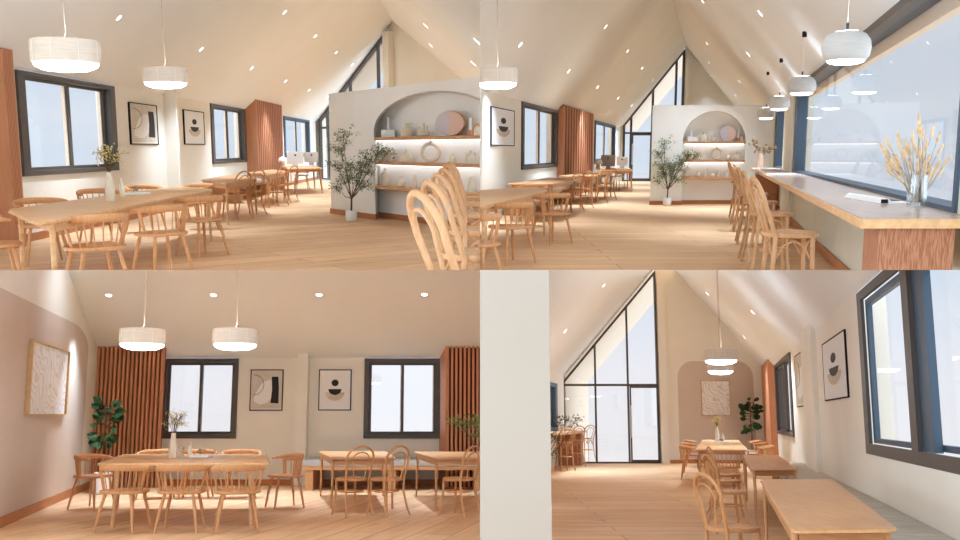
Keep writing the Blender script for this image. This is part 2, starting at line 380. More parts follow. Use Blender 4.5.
def make_bar_stool():
    t = empty('bar_stool')
    G().lathe([(.17, .685), (.2, .688), (.208, .703), (.205, .72), (.19, .724), (.15, .716)], 28).build('seat', m_stool, t, True)
    out = [Vector((-.165, -.13, .69)), Vector((-.175, -.17, .80)), Vector((-.185, -.215, .92))]+[Vector((.187*math.cos(R(a)), -.225-.055*math.sin(R(180-a)), .96+.15*math.sin(R(a)))) for a in range(180, -1, -15)]+[Vector((.185, -.215, .92)), Vector((.175, -.17, .80)), Vector((.165, -.13, .69))]
    G().tube(out, .017, 10).build('back_hoop', m_stool, t, True)
    inn = [Vector((-.075, -.165, .71)), Vector((-.09, -.2, .82)), Vector((-.11, -.235, .93))]+[Vector((.113*math.cos(R(a)), -.24-.03*math.sin(R(180-a)), .95+.09*math.sin(R(a)))) for a in range(180, -1, -15)]+[Vector((.11, -.235, .93)), Vector((.09, -.2, .82)), Vector((.075, -.165, .71))]
    G().tube(inn, .011, 8).build('inner_hoop', m_stool, t, True)
    G().torus((0, 0, .36), .19, .0125).build('foot_ring', m_stool, t, True)
    for a in (0, 90, 180, 270):
        c, s = math.cos(R(a)), math.sin(R(a))
        G().tube([(c*.14-s*.12, s*.14+c*.12, .54), (c*.15-s*.07, s*.15+c*.07, .63), (c*.155, s*.155, .665), (c*.15+s*.07, s*.15-c*.07, .63), (c*.14+s*.12, s*.14-c*.12, .54)], .009, 6).build('bent_brace', m_stool, t, True)
    for s in (-1, 1):
        G().tube([(s*.165, -.13, .70), (s*.155, -.14, .5), (s*.17, -.17, .25), (s*.2, -.215, 0)], [.018, .017, .015, .014], 8).build('leg', m_stool, t, True)
        G().tube([(s*.135, .135, .69), (s*.14, .14, .5), (s*.155, .155, .25), (s*.175, .18, 0)], [.019, .017, .014, .013], 8).build('leg', m_stool, t, True)
    return t

def make_drum(cord):
    t = empty('pendant_lamp'); r = .252
    n = 64; prof = []
    def ring(rad, z): return [Vector(((rad*(1-.035*(1-abs(math.sin(4*2*PI*k/n))**.5)))*math.cos(2*PI*k/n), (rad*(1-.035*(1-abs(math.sin(4*2*PI*k/n))**.5)))*math.sin(2*PI*k/n), z)) for k in range(n)]
    G().rings([ring(.2, .175), ring(.235, .18), ring(r*.985, .173), ring(r, .15), ring(r, .04), ring(r*.985, .012), ring(.24, .006)]).build('shade', m_fabric, t, True)
    G().rings([ring(.238, .012), ring(.228, -.02), ring(.16, -.05), ring(.05, -.06)]).build('diffuser', m_lamp, t, True)
    G().lathe([(.002, .1765), (.19, .1765), (.19, .1775), (.002, .1775)], 24).build('added_uplight_disc', m_up, t)  # glowing disc added on top of the shade to brighten the ceiling
    for k in range(8):
        a = 2*PI*k/8; x, y = math.cos(a), math.sin(a); q = r*.972
        G().tube([(q*.93*x, q*.93*y, .0), (q*x, q*y, .02), (q*x, q*y, .16), (q*.9*x, q*.9*y, .182)], .0035, 6).build('shade_rib', m_ring, t, True)
    G().tube([(-.01, 0, .175), (.012, 0, .24), (.006, 0, .42), (0, 0, .6), (0, 0, cord)], .0032, 6).build('cord', m_cord, t, True)
    return t
def make_globe(cord):
    t = empty('globe_pendant_lamp')
    G().lathe([(.02, .235), (.09, .235), (.14, .215), (.172, .17), (.182, .115), (.172, .055), (.145, .02), (.138, .018)], 36).build('shade', m_globe, t, True)
    G().lathe([(.14, .022), (.13, .004), (.09, -.008), (.02, -.012)], 32).build('diffuser', m_lamp, t, True)
    G().lathe([(.03, .2355), (.085, .2355), (.085, .237), (.03, .237)], 24).build('added_uplight_disc', m_up, t)  # added glowing ring above the globe, brightens the ceiling
    G().lathe([(.011, .23), (.011, .30)], 12).build('stem', m_black, t, True)
    G().tube([(0, 0, .3), (0, 0, cord)], .0025, 6).build('cord', m_ring, t, True)
    G().lathe([(.028, cord-.07), (.03, cord-.065), (.03, cord)], 14).build('canopy', m_black, t, True)
    return t
def make_downlight():
    t = empty('downlight')
    G().lathe([(.062, 0), (.062, -.004), (.052, -.006), (.05, -.002)], 20).build('trim_ring', m_ring, t, True)
    G().lathe([(.05, -.004), (.046, -.009), (.0, -.010)] if 0 else [(.05, -.004), (.045, -.008), (.01, -.009)], 18).build('lens', m_bulb, t, True)
    return t

def lathe_thing(name, prof, m, r=1, seg=20):
    return G().lathe(prof, seg).build(name, m, None, True)
def P_jug(): return [(.06, 0), (.10, .004), (.105, .06), (.09, .11), (.05, .15), (.03, .16), (.03, .2), (.036, .205)]
def P_round(): return [(.03, 0), (.055, .01), (.07, .05), (.06, .09), (.03, .11), (.028, .125), (.03, .13)]
def P_bottle(): return [(.045, 0), (.05, .01), (.05, .12), (.035, .15), (.016, .165), (.015, .19), (.02, .195)]
def P_slim(): return [(.03, 0), (.033, .01), (.028, .1), (.018, .14), (.016, .17), (.02, .172)]
def P_cone(): return [(.085, 0), (.088, .008), (.045, .15), (.03, .19), (.038, .2)]
def P_tall(): return [(.06, 0), (.065, .01), (.055, .15), (.03, .27), (.028, .31), (.032, .312)]
def P_bowl(): return [(.035, 0), (.05, .01), (.075, .04), (.075, .065), (.055, .08), (.05, .082)]

def airy_tree(scale=1.0, seed=3, pot=True, name='potted_tree', nleaf=16):
    rnd = random.Random(seed); t = empty(name); S = scale
    if pot:
        G().lathe([(.085*S, 0), (.105*S, .02*S), (.115*S, .12*S), (.11*S, .2*S), (.098*S, .205*S), (.095*S, .185*S)], 28).build('pot', m_white, t, True)
        G().lathe([(.094*S, .175*S), (.05*S, .19*S), (.01*S, .192*S)], 20).build('soil', m_soil, t, True)
    targets = [((-.12, 0, 1.62), .16), ((-.2, .1, 1.35), .16), ((-.22, -.1, 1.08), .15), ((-.16, .12, .82), .15), ((.02, -.1, 1.0), .17), ((.2, .1, 1.08), .17), ((.34, -.08, 1.2), .17), ((.55, .04, 1.3), .13), ((.72, 0, 1.32), .08), ((.12, .1, .78), .15), ((-.28, 0, .62), .1), ((.24, -.12, .68), .12), ((.3, .1, .95), .13)]
    g = G(); trunk = Vector((0, 0, .18)); fork = Vector((.01, 0, .42))
    g.tube([trunk, fork], [.02*S, .016*S], 8); lf = G()
    for (x, y, z), rad in targets:
        e = Vector((x, y, z)); mid = fork.lerp(e, .5)+Vector((rnd.uniform(-.04, .04), rnd.uniform(-.04, .04), -.06))
        pts = [fork*1, fork.lerp(mid, .5)+Vector((0, 0, .02)), mid, mid.lerp(e, .5)+Vector((rnd.uniform(-.02, .02), 0, .02)), e]
        g.tube([p*S for p in pts], [.010*S, .008*S, .006*S, .004*S, .002*S], 6)
        for q in range(int(nleaf*1.25*rad/.15)):
            c = e+Vector((rnd.gauss(0, rad*.62), rnd.gauss(0, rad*.6), rnd.gauss(0, rad*.42)))
            g.tube([mid.lerp(e, rnd.uniform(.5, 1))*S, c*S], [.002*S, .0012*S], 4)
            for h in range(9):
                d = Vector((rnd.uniform(-1, 1), rnd.uniform(-1, 1), rnd.uniform(-.5, .6)))
                lf.leaf((c+d*.035)*S, d, rnd.uniform(.04, .07)*S, rnd.uniform(.016, .026)*S, Vector((rnd.uniform(-.5, .5), rnd.uniform(-.5, .5), 1)))
    g.build('branches', m_stem, t, True); lf.build('foliage', m_leaf, t)
    return t
def ficus(h=1.3, seed=5):
    rnd = random.Random(seed); t = empty('potted_ficus')
    G().lathe([(.12, 0), (.14, .02), (.15, .2), (.148, .34), (.135, .345), (.13, .31)], 30).build('pot', m_white, t, True)
    G().lathe([(.129, .3), (.06, .312), (.01, .314)], 20).build('soil', m_soil, t, True)
    g = G(); g.tube([(0, 0, .3), (.02, 0, .7), (0, .01, 1.05), (.01, 0, h)], [.014, .012, .01, .006], 8)
    lf = G()
    for i in range(64):
        f = rnd.random(); z = h-.62+f*.56; a = i*2.4; d = Vector((math.cos(a), math.sin(a)*.8, rnd.uniform(-.2, .8)-(.7 if f < .3 else 0)))
        p = Vector((.01, 0, z)); q = p+d.normalized()*rnd.uniform(.05, .16); g.tube([p, q], .004, 5)
        lf.leaf(q, d+Vector((0, 0, -.1)), rnd.uniform(.12, .18), rnd.uniform(.08, .115), Vector((rnd.uniform(-.6, .6), -1, rnd.uniform(.1, 1))))
    g.build('stem', m_stem, t, True); lf.build('foliage', m_ficus, t)
    return t

def slat_panel(room, wall, s0, s1, ztop, depth, n, label, zwall=None, back=None):
    "back: the s values of the two sides where they meet the wall"
    t = empty('slatted_wood_panel'); zt = ztop; zw = zwall or ztop; bk = back or (s0, s1)
    pr = .014 if wall_stretch(wall) > 1.5 else min(.08, depth*.5)
    G().box(s0, s1, -depth+pr, -depth+pr+.03, 0, zt).build('backing', m_slatd, t)
    w = (s1-s0)/(n-.42)
    for k in range(n):
        a = s0+k*w
        G().box(a, a+w*.55, -depth, -depth+pr-.0005, 0, zt).build('slat', m_slat, t, bevel=.004)
    for a, b, e in ((s0, bk[0], -.02), (s1, bk[1], .02)):
        g = G(); q = [(a, -depth, 0), (b, -.002, 0), (b, -.002, zw), (a, -depth, zt)]
        g.rings([[Vector(p) for p in q], [Vector((p[0]+e, p[1], p[2])) for p in q]]).build('end_board', m_slat, t)
    tag(t, label, 'wood panel'); wall.place(t, 0, 0, 0); return t

def window(room, wall, s0, s1, z0, z1, name, deep=.12, sash=2, m=None, fw=.07, jamb=True, glassm=None, split=.5):
    m = m or m_dark; t = empty(name); t['kind'] = 'structure'
    g = G(); y0, y1 = -.04, deep
    fs = fw*wall_stretch(wall)
    g.box(s0, s1, y0, y1, z0, z0+fw); g.box(s0, s1, y0, y1, z1-fw, z1); g.box(s0, s0+fs, y0, y1, z0+fw, z1-fw); g.box(s1-fs, s1, y0, y1, z0+fw, z1-fw)
    g.build('window_frame', m, t, bevel=.004)
    mid = s0+(s1-s0)*split; st = .045; ws = max(1, wall_stretch(wall)*.55)
    a0, a1, b0, b1 = s0+fs, mid+st*ws*.5, mid-st*ws*.5, s1-fs
    for i, (a, b, y) in enumerate(((a0, a1, .03), (b0, b1, .07))):
        g = G(); q = st*ws
        g.box(a, b, y, y+.035, z0+fw, z0+fw+st); g.box(a, b, y, y+.035, z1-fw-st, z1-fw); g.box(a, a+q, y, y+.035, z0+fw+st, z1-fw-st); g.box(b-q, b, y, y+.035, z0+fw+st, z1-fw-st)
        sh = g.build('sash', m, t)
        G().box(a+q, b-q, y+.014, y+.02, z0+fw+st, z1-fw-st).build('pane', glassm or m_glass, sh)
        if jamb: G().box(b-q-.02*ws, b-q, y+.036, y+.08, z0+fw+st, z1-fw-st).build('bead', m_cream, sh)
    wall.place(t, 0, 0, 0); return t
def wall_stretch(w): return w.st if hasattr(w, 'st') else 1.0

def picture(room, wall, s0, s1, z0, z1, kind, label, name='framed_print', off=0):
    t = empty(name); st = wall_stretch(wall); f = .018; L0 = s1-s0; Hh = z1-z0
    fm = m_copper_frame if kind == 'marble' else m_black
    g = G(); fs = f*st; d = .024 if kind != 'marble' else .05
    g.box(0, L0, -d, 0, 0, f); g.box(0, L0, -d, 0, Hh-f, Hh); g.box(0, fs, -d, 0, f, Hh-f); g.box(L0-fs, L0, -d, 0, f, Hh-f)
    g.build('frame', fm, t, bevel=.002)
    if kind == 'marble':
        G().box(fs, L0-fs, -.02, -.006, f, Hh-f).build('canvas', m_marble, t)
    else:
        G().box(fs, L0-fs, -.02, -.004, f, Hh-f).build('mount', m_paper if kind == 'b' else m_bgprint, t)
        def P(poly, y, m, nm): G().wallprism([(fs+x*(L0-2*fs), f+z*(Hh-2*f)) for x, z in poly], y-.001, y).build(nm, m, t)
        if kind == 'a':
            P([(.02, .012), (.98, .012), (.98, .03), (.02, .03)], -.0205, m_paper, 'border_strip')
            P([(.1, .3), (.12, .2), (.3, .13), (.5, .17), (.68, .3), (.76, .5), (.74, .68), (.6, .76), (.42, .72), (.3, .62), (.18, .45)], -.021, m_pale, 'pale_shape')
            P([(.64, .17), (.9, .16), (.9, .55), (.87, .84), (.66, .84), (.68, .5)], -.0225, m_ink, 'black_shape')
            cx, cz, rr = .1, .63, .31
            arcp = [(cx+rr*math.cos(R(a)), cz+rr*.82*math.sin(R(a))) for a in range(-95, 96, 10)]
            g = G()
            for (xa, za), (xb, zb) in zip(arcp, arcp[1:]):
                g.tube([(fs+xa*(L0-2*fs), -.0235, f+za*(Hh-2*f)), (fs+xb*(L0-2*fs), -.0235, f+zb*(Hh-2*f))], .004, 5)
            g.build('ink_line', m_ink, t)
        else:
            ell = lambda cx, cz, rx, rz, a0, a1: [(cx+rx*math.cos(R(a)), cz+rz*math.sin(R(a))) for a in range(a0, a1+1, 12)]
            P(ell(.5, .44, .31, .215, 180, 360), -.0208, m_tan, 'tan_half_disc')
            P(ell(.5, .52, .215, .15, 180, 360), -.022, m_ink, 'black_half_disc')
            P(ell(.5, .68, .115, .085, 0, 348), -.022, m_ink, 'black_disc')
    tag(t, label, 'picture'); wall.place(t, s0, -.001+off, z0); return t
m_copper_frame = noisy('pale_oak_frame', col(214, 180, 132), col(200, 164, 116), ns=8, rough=.5)

def quad_table(room, quad, z, label, th=.035, leg=.025, mt=None, inset=.12, apron=True, name='dining_table', mleg=None, corner=.08, splay=.04, legr=None):
    "quad: four floor points (Vector), in order around the top"
    t = empty(name); quad = [Vector((p.x, p.y, 0)) for p in quad]; c = sum(quad, Vector())/4; q = [p-c for p in quad]
    poly = []
    for i in range(4):
        p, a, b = q[i], q[i-1], q[(i+1) % 4]; da = (a-p).normalized()*corner; db = (b-p).normalized()*corner
        poly += [p+da, p+da*.3+db*.3, p+db]
    P = [(v.x, v.y) for v in poly]
    def sc_(k, zz): return [Vector((x*k, y*k, zz)) for x, y in P]
    G().rings([sc_(.985, z-th), sc_(1, z-th*.7), sc_(1, z-th*.25), sc_(.99, z)]).build('tabletop', mt or m_oak, t)
    ins = [p*(1-inset) for p in q]
    for i, p in enumerate(ins):
        out = p.normalized()*splay
        G().tube([(p.x, p.y, z-th), (p.x+out.x*.3, p.y+out.y*.3, z*.5), (p.x+out.x, p.y+out.y, 0)], [leg, leg*.92, leg*.68], 10).build('leg', mleg or mt or m_oak, t, True)
    if apron:
        for i in range(4):
            a, b = ins[i], ins[(i+1) % 4]; d = (b-a).normalized()*.02; nrm = Vector((-d.y, d.x, 0)).normalized()*.011
            g = G(); pts = [a+d-nrm, b-d-nrm, b-d+nrm, a+d+nrm]
            g.rings([[Vector((p.x, p.y, z-th-.07)) for p in pts], [Vector((p.x, p.y, z-th+.001)) for p in pts]]).build('apron', mleg or mt or m_oak, t)
    tag(t, label, 'table'); room.put(t, c); return t

def roof_disc(room, proto, u, v, p, n, label, k=1.0, group=None):
    q = room.plane(u, v, p, n); t = proto.get(); nn = n.normalized()
    if nn.z > 0: nn = -nn
    rot = (-nn).to_track_quat('Z', 'Y').to_matrix().to_4x4()
    t.matrix_world = room.M @ Matrix.Translation(q+nn*.003) @ rot @ Matrix.Scale(k, 4); room.objs.append(t)
    tag(t, label, 'ceiling light', group); return q
NL = [0]
def spot(room, p, e, size=92, az=None, colr=(.83, 1.03, 1.28), r=.04, name='downlight_beam', tgt=None):
    l = bpy.data.lights.new(name, 'SPOT'); l.energy = e*SPOT/60; l.spot_size = R(size); l.spot_blend = 1; l.color = colr; l.shadow_soft_size = r
    o = bpy.data.objects.new(name, l); C.objects.link(o); m = room.M @ Matrix.Translation(p)
    if tgt is not None: m = m @ (Vector(p)-Vector(tgt)).to_track_quat('Z', 'Y').to_matrix().to_4x4()
    o.matrix_world = m; return o
def point(room, p, e, r=.15, colr=(1, .92, .82), name='lamp_glow'):
    return
    l = bpy.data.lights.new(name, 'POINT'); l.energy = e; l.color = colr; l.shadow_soft_size = r
    o = bpy.data.objects.new(name, l); C.objects.link(o); o.matrix_world = room.M @ Matrix.Translation(p); return o

def vase_sprigs(t, z0, spread, hgt, n, m, seed=2, head=.012, name='sprigs'):
    rnd = random.Random(seed); g = G(); h = G()
    for i in range(n):
        a = rnd.uniform(0, 2*PI); r = rnd.uniform(.2, 1)*spread; e = Vector((r*math.cos(a), r*math.sin(a)*.8, z0+hgt*rnd.uniform(.5, 1)))
        g.tube([(0, 0, z0-.08), (e.x*.4, e.y*.4, z0+(e.z-z0)*.55), e], .0022, 5)
        for k in range(7):
            c = e+Vector((rnd.gauss(0, .035), rnd.gauss(0, .035), rnd.gauss(-.01, .04)))
            g.tube([e.lerp(Vector((e.x*.4, e.y*.4, z0+(e.z-z0)*.55)), rnd.uniform(0, .6)), c], .0012, 4)
            h.lathe([(head*.3, c.z-head), (head, c.z), (head*.3, c.z+head)], 6, (c.x, c.y))
    g.build('stems', m_stem, t); h.build(name, m, t)['kind'] = 'stuff'; return t

def roof_gap(p, *planes):
    "height from p straight up to the lowest of the roof planes (point, normal)"
    return min((q-p).dot(n)/n.z for q, n in planes)
# ================================================================== prototypes
SPC = Proto(make_spindle_chair()); BWC = Proto(make_bentwood_chair()); BST = Proto(make_bar_stool())
DLT = Proto(make_downlight())
def chairs(room, proto, lst, cat, group):
    for u, v, z, az, label in lst:
        p = room.F(u, v, z); p.z = 0
        t = proto.get(); tag(t, label, cat, group); room.put(t, p, room.az(u, az))
def fill_slab(room, name, pts, off, m): return struct(room, name, G().slab(pts, off), m)
def gable_glass(room, wall, sL, sR, zt, verts, trans, door, name, bar=.09, foot=0.0, m=None):
    "zt(s): height of the sloping head; verts: inner upright positions; door: (a, b)"
    m = m or m_dark; t = empty(name); t['kind'] = 'structure'; st = wall_stretch(wall); b = bar*st
    g = G(); g.wallprism([(sL, 0), (sL+b, 0), (sL+b, zt(sL+b)), (sL, zt(sL))], -.05, .07)
    g.wallprism([(sR-b, 0), (sR, 0), (sR, zt(sR)), (sR-b, zt(sR-b))], -.05, .07)
    g.wallprism([(sL+b, zt(sL+b)-bar*1.5), (sR-b, zt(sR-b)-bar*1.5), (sR-b, zt(sR-b)), (sL+b, zt(sL+b))], -.05, .07)
    g.box(sL+b, sR-b, -.04, .06, 0, bar*.7)
    g.build('window_frame', m, t)
    for a in verts: G().wallprism([(a-b/2, bar*.7), (a+b/2, bar*.7), (a+b/2, zt(a+b/2)-bar*1.4), (a-b/2, zt(a-b/2)-bar*1.4)], -.035, .055).build('mullion', m, t)
    G().box(sL+b, sR-b, -.03, .05, trans-bar/2, trans+bar/2).build('transom', m, t)
    cuts = [sL+b]+[x for a in verts for x in (a-b/2, a+b/2)]+[sR-b]
    for a, c in zip(cuts[::2], cuts[1::2]):
        G().box(a, c, .0, .012, bar*.7, trans-bar/2).build('pane', m_glass, t)
        G().wallprism([(a, trans+bar/2), (c, trans+bar/2), (c, zt(c)-bar*1.4), (a, zt(a)-bar*1.4)], .0, .012).build('pane', m_glass, t)
    if door:
        a, c = door; g = G(); q = b*.9
        g.box(a, a+q, -.045, -.0355, bar*.7, trans-bar/2); g.box(c-q, c, -.045, -.0355, bar*.7, trans-bar/2); g.box(a+q, c-q, -.045, -.0355, trans-bar*1.4, trans-bar/2); g.box(a+q, c-q, -.045, -.0355, bar*.7, bar*1.6)
        d = g.build('door_frame', m, t)
        G().box(a+q*.2, a+q*.7, -.11, -.085, .75, 1.7).build('door_handle', m_alu, d)
    wall.place(t, 0, 0, 0); return t
def shelf_unit(room, w, sa, sb, zs, depth, names, leds):
    for i, z in enumerate(zs):
        t = empty('wall_shelf'); G().wallprism([(sa+.004, z-.055), (sb-.004, z-.055), (sb-.004, z), (sa+.004, z)], .006, depth-.004, w.sk*depth).build('board', m_oak, t, bevel=.004)
        if leds[i]:
            G().box(sa+.03+w.sk*depth, sb-.06+w.sk*depth, depth-.10, depth-.045, z-.072, z-.0555).build('led_strip', m_led, t)
        tag(t, names[i], 'shelf', None); w.place(t, 0, 0, 0)
def shelf_things(room, w, depth, zs, items, view):
    "items: (kind, u, shelf index, width px, height px, label)"
    for it in items:
        kind, u, si, wp, hp, label = it[:6]
        z = zs[si]; off = depth*.5
        s = w.s_(u, None, off); p = w.pt(s, off); Yd = p.y; scx = wp*Yd/1800.0; scz = hp*Yd/1800.0
        zz = z+.0008; cat = 'vase'
        if kind in PROF:
            prof = PROF[kind](); mr_ = max(r for r, q in prof); mz = prof[-1][1]
            prof = [(r*scx/2/mr_, q*scz/mz) for r, q in prof]
            m = m_sand if kind == 'jug' else m_beige
            if kind in ('jug',):
                t = empty('jug'); G().lathe(prof, 24).build('body', m, t, True); G().tube([(scx*.12, 0, scz*.93), (scx*.38, 0, scz*.97), (scx*.4, 0, scz*.86)], scx*.035, 6).build('spout', m, t, True); cat = 'jug'
            elif kind == 'vase2':
                t = empty('vase'); G().lathe(prof, 24).build('body', m, t, True)
                G().torus((scx*.34, 0, scz*.72), scx*.13, scx*.03, 'y', 14).build('handle', m, t, True); G().torus((-scx*.34, 0, scz*.72), scx*.13, scx*.03, 'y', 14).build('handle', m, t, True)
            else:
                t = G().lathe(prof, 24).build('vase', m, None, True)
        elif kind == 'drop':
            t = empty('vase')
            pr = [(-.5, 0), (-.5, .3), (-.46, .45), (-.3, .62), (-.12, .76), (-.06, 1), (.06, 1), (.12, .76), (.3, .62), (.46, .45), (.5, .3), (.5, 0)]
            t = G().wallprism([(x*scx, q*scz) for x, q in pr], -.05, .05).build('vase', m_beige, None, False, .012)
        elif kind == 'ring':
            t = empty('ring_vase'); rr = scx*.42
            G().torus((0, 0, rr+scx*.08), rr, scx*.085, 'y', 36).build('ring', m_beige, t, True)
            G().lathe([(scx*.07, rr*2+scx*.12), (scx*.05, rr*2+scx*.2), (scx*.075, rr*2+scx*.26)], 14).build('neck', m_sand, t, True)
        elif kind == 'disc':
            t = empty('round_mirror'); r = .5; scx *= 1.75 if abs(w.a) > .3 else 1
            g = G(); pts = [(r*math.cos(2*PI*k/48)*scx, r*math.sin(2*PI*k/48)*scz) for k in range(48)]
            g.rings([[Vector((x*1.03, .012, q*1.03+scz*.52)) for x, q in pts], [Vector((x*1.03, -.006, q*1.03+scz*.52)) for x, q in pts]]).build('rim', m_copper, t)
            for sgn, mm, nm in ((-1, m_lilac, 'lilac_half'), (1, m_rose, 'rose_half')):
                pp = [(sgn*.5*math.sin(PI*k/24)*scx, -.5*math.cos(PI*k/24)*scz) for k in range(25)]
                G().wallprism([(x, q+scz*.52) for x, q in pp], -.012, -.0065).build(nm, mm, t)
            cat = 'mirror'
        elif kind == 'candleblock':
            t = empty('candle_dish'); G().box(-scx/2, scx/2, -.08, .08, 0, scz*.38).build('dish', m_white, t, bevel=.01)
            G().lathe([(.02, scz*.38), (.02, scz), (.006, scz*1.02)], 12).build('candle', m_paper, t, True); cat = 'candle holder'
        elif kind == 'candle':
            t = empty('candlestick'); G().lathe([(scx*.5, 0), (scx*.5, scz*.3), (scx*.42, scz*.31)], 14).build('holder', m_copper, t, True)
            G().lathe([(scx*.4, scz*.31), (scx*.4, scz), (scx*.1, scz*1.01)], 14).build('candle', m_paper, t, True); cat = 'candle holder'
        elif kind == 'horns':
            t = empty('sculptural_candle_holder'); G().lathe([(.06*scx/.16, 0), (.08*scx/.16, .02), (.075*scx/.16, scz*.38), (.03, scz*.42)], 20).build('body', m_sand, t, True)
            for dx, hh in ((-.3, .7), (-.02, 1), (.25, .8)): G().lathe([(scx*.09, scz*.35), (scx*.07, scz*hh), (scx*.09, scz*hh+.01)], 12, (dx*scx, 0)).build('candle_cup', m_sand, t, True)
            cat = 'candle holder'
        elif kind == 'loop':
            t = empty('bent_wood_ornament'); G().tube([(-scx/2, 0, 0), (-scx/2, 0, scz*.6), (-scx*.3, 0, scz*.92), (0, 0, scz), (scx*.3, 0, scz*.92), (scx/2, 0, scz*.6), (scx/2, 0, 0)], .014, 8).build('arch', m_oak, t, True)
            G().wallprism([(-scx*.36, 0), (scx*.36, 0), (scx*.34, scz*.6), (0, scz*.8), (-scx*.34, scz*.6)], -.02, .02).build('inner_block', m_beige, t); cat = 'ornament'
        tag(t, label, cat); wa = w.a
        w.place(t, s, off, zz, az=(0 if kind == 'disc' else wa))
PROF = {'jug': P_jug, 'round': P_round, 'bottle': P_bottle, 'slim': P_slim, 'cone': P_cone, 'tall': P_tall, 'bowl': P_bowl, 'vase2': P_jug}
def partition(room, w, s0, s1, top, na, nb, apex_z, spring, nd, backt, name='wall_partition'):
    rx = (nb-na)/2; cx = (na+nb)/2
    A = [(cx+rx*math.cos(R(a)), spring+(apex_z-spring)*math.sin(R(a))) for a in range(180, -1, -5)]
    poly = [(s0, 0), (na, 0)]+A+[(nb, 0), (s1, 0), (s1, top), (s0, top)]
    kd = Vector((w.r.k, 1, 0)); q = kd.dot(w.d)/kd.dot(w.n); w.sk = q
    g = G(); g.wallprism(poly, 0, nd, q*nd); g.wallprism([(s0+q*nd, 0), (s1+q*nd, 0), (s1+q*nd, top), (s0+q*nd, top)], nd, nd+backt, q*backt)
    o = struct(room, name, g, m_part, w)
    b = G(); b.box(s0-.02, na+.01, -.02, -.0005, 0, .1); b.box(nb-.01, s1, -.02, -.0005, 0, .1); b.box(na-.005+q*nd, nb+.005+q*nd, nd-.02, nd-.0005, 0, .1)
    b.wallprism([(na, 0), (na+.02, 0), (na+.02, .1), (na, .1)], 0, nd-.02, q*nd); b.wallprism([(s0-.02, 0), (s0-.001, 0), (s0-.001, .1), (s0-.02, .1)], -.02, nd+backt, q*(nd+backt+.02))
    struct(room, 'trim_partition', b, m_base, w); return o
def table_top_set(room, z, vase, bottle, tray, orn, sprig, where, glassc=None, flowers=True, seed=4):
    def P(u, v): return room.F(u, v, z)
    u, v, wp, hp = vase; p = P(u, v); k = p.y/1800.0; r = wp*k/2; h = hp*k
    t = empty('flower_vase'); G().lathe([(r*.95, 0), (r, .01), (r*.9, h*.5), (r*.52, h*.88), (r*.5, h)], 24).build('body', m_beige, t, True)
    if flowers: vase_sprigs(t, h, sprig[0], sprig[1], sprig[2], m_yellow, seed, sprig[3])
    tag(t, 'tall tapered cream vase with yellow sprigs on '+where, 'vase'); room.put(t, Vector((p.x, p.y, z+.0008)))
    u, v, wp, hp = bottle; p = P(u, v); k = p.y/1800.0; r = wp*k/2; h = hp*k
    t = G().lathe([(r, 0), (r*1.02, .008), (r*.98, h*.6), (r*.5, h*.72), (r*.32, h*.78), (r*.34, h)], 20).build('ceramic_bottle', m_beige, None, True)
    tag(t, 'small cream ceramic bottle beside the tall vase on '+where, 'bottle'); room.put(t, Vector((p.x, p.y, z+.0008)))
    u, v, wp, dp = tray; p = P(u, v); k = p.y/1800.0; r = wp*k/2
    t = G().box(-r, r, -dp, dp, 0, .025).build('serving_tray', m_white, None, False, .006)
    tag(t, 'white rectangular tray on '+where, 'tray'); room.put(t, Vector((p.x, p.y, z+.0008)))
    rn = random.Random(seed); g = G()
    for i in range(14):
        a = rn.uniform(0, 6.28); q = r*.45*rn.random(); zz = .02+rn.uniform(0, .05)
        g.lathe([(.004, zz-.016), (.02, zz), (.004, zz+.02)], 7, (q*math.cos(a), q*math.sin(a)*.7))
    t = g.build('dried_pod_bunch', m_dry, None, True); tag(t, 'bunch of brown dried pods lying on the white tray on '+where, 'ornament'); room.put(t, Vector((p.x, p.y, z+.0268)))
    if glassc:
        u, v, wp, hp = glassc; p = P(u, v); k = p.y/1800.0; r = wp*k/2; h = hp*k
        t = G().lathe([(r, 0), (r*1.0, h), (r*.92, h), (r*.9, .01), (.002, .009)], 20).build('glass_tumbler', m_glassv, None, True)
        tag(t, 'clear glass tumbler between the vase and bottle on '+where, 'glass'); room.put(t, Vector((p.x, p.y, z+.0008)))
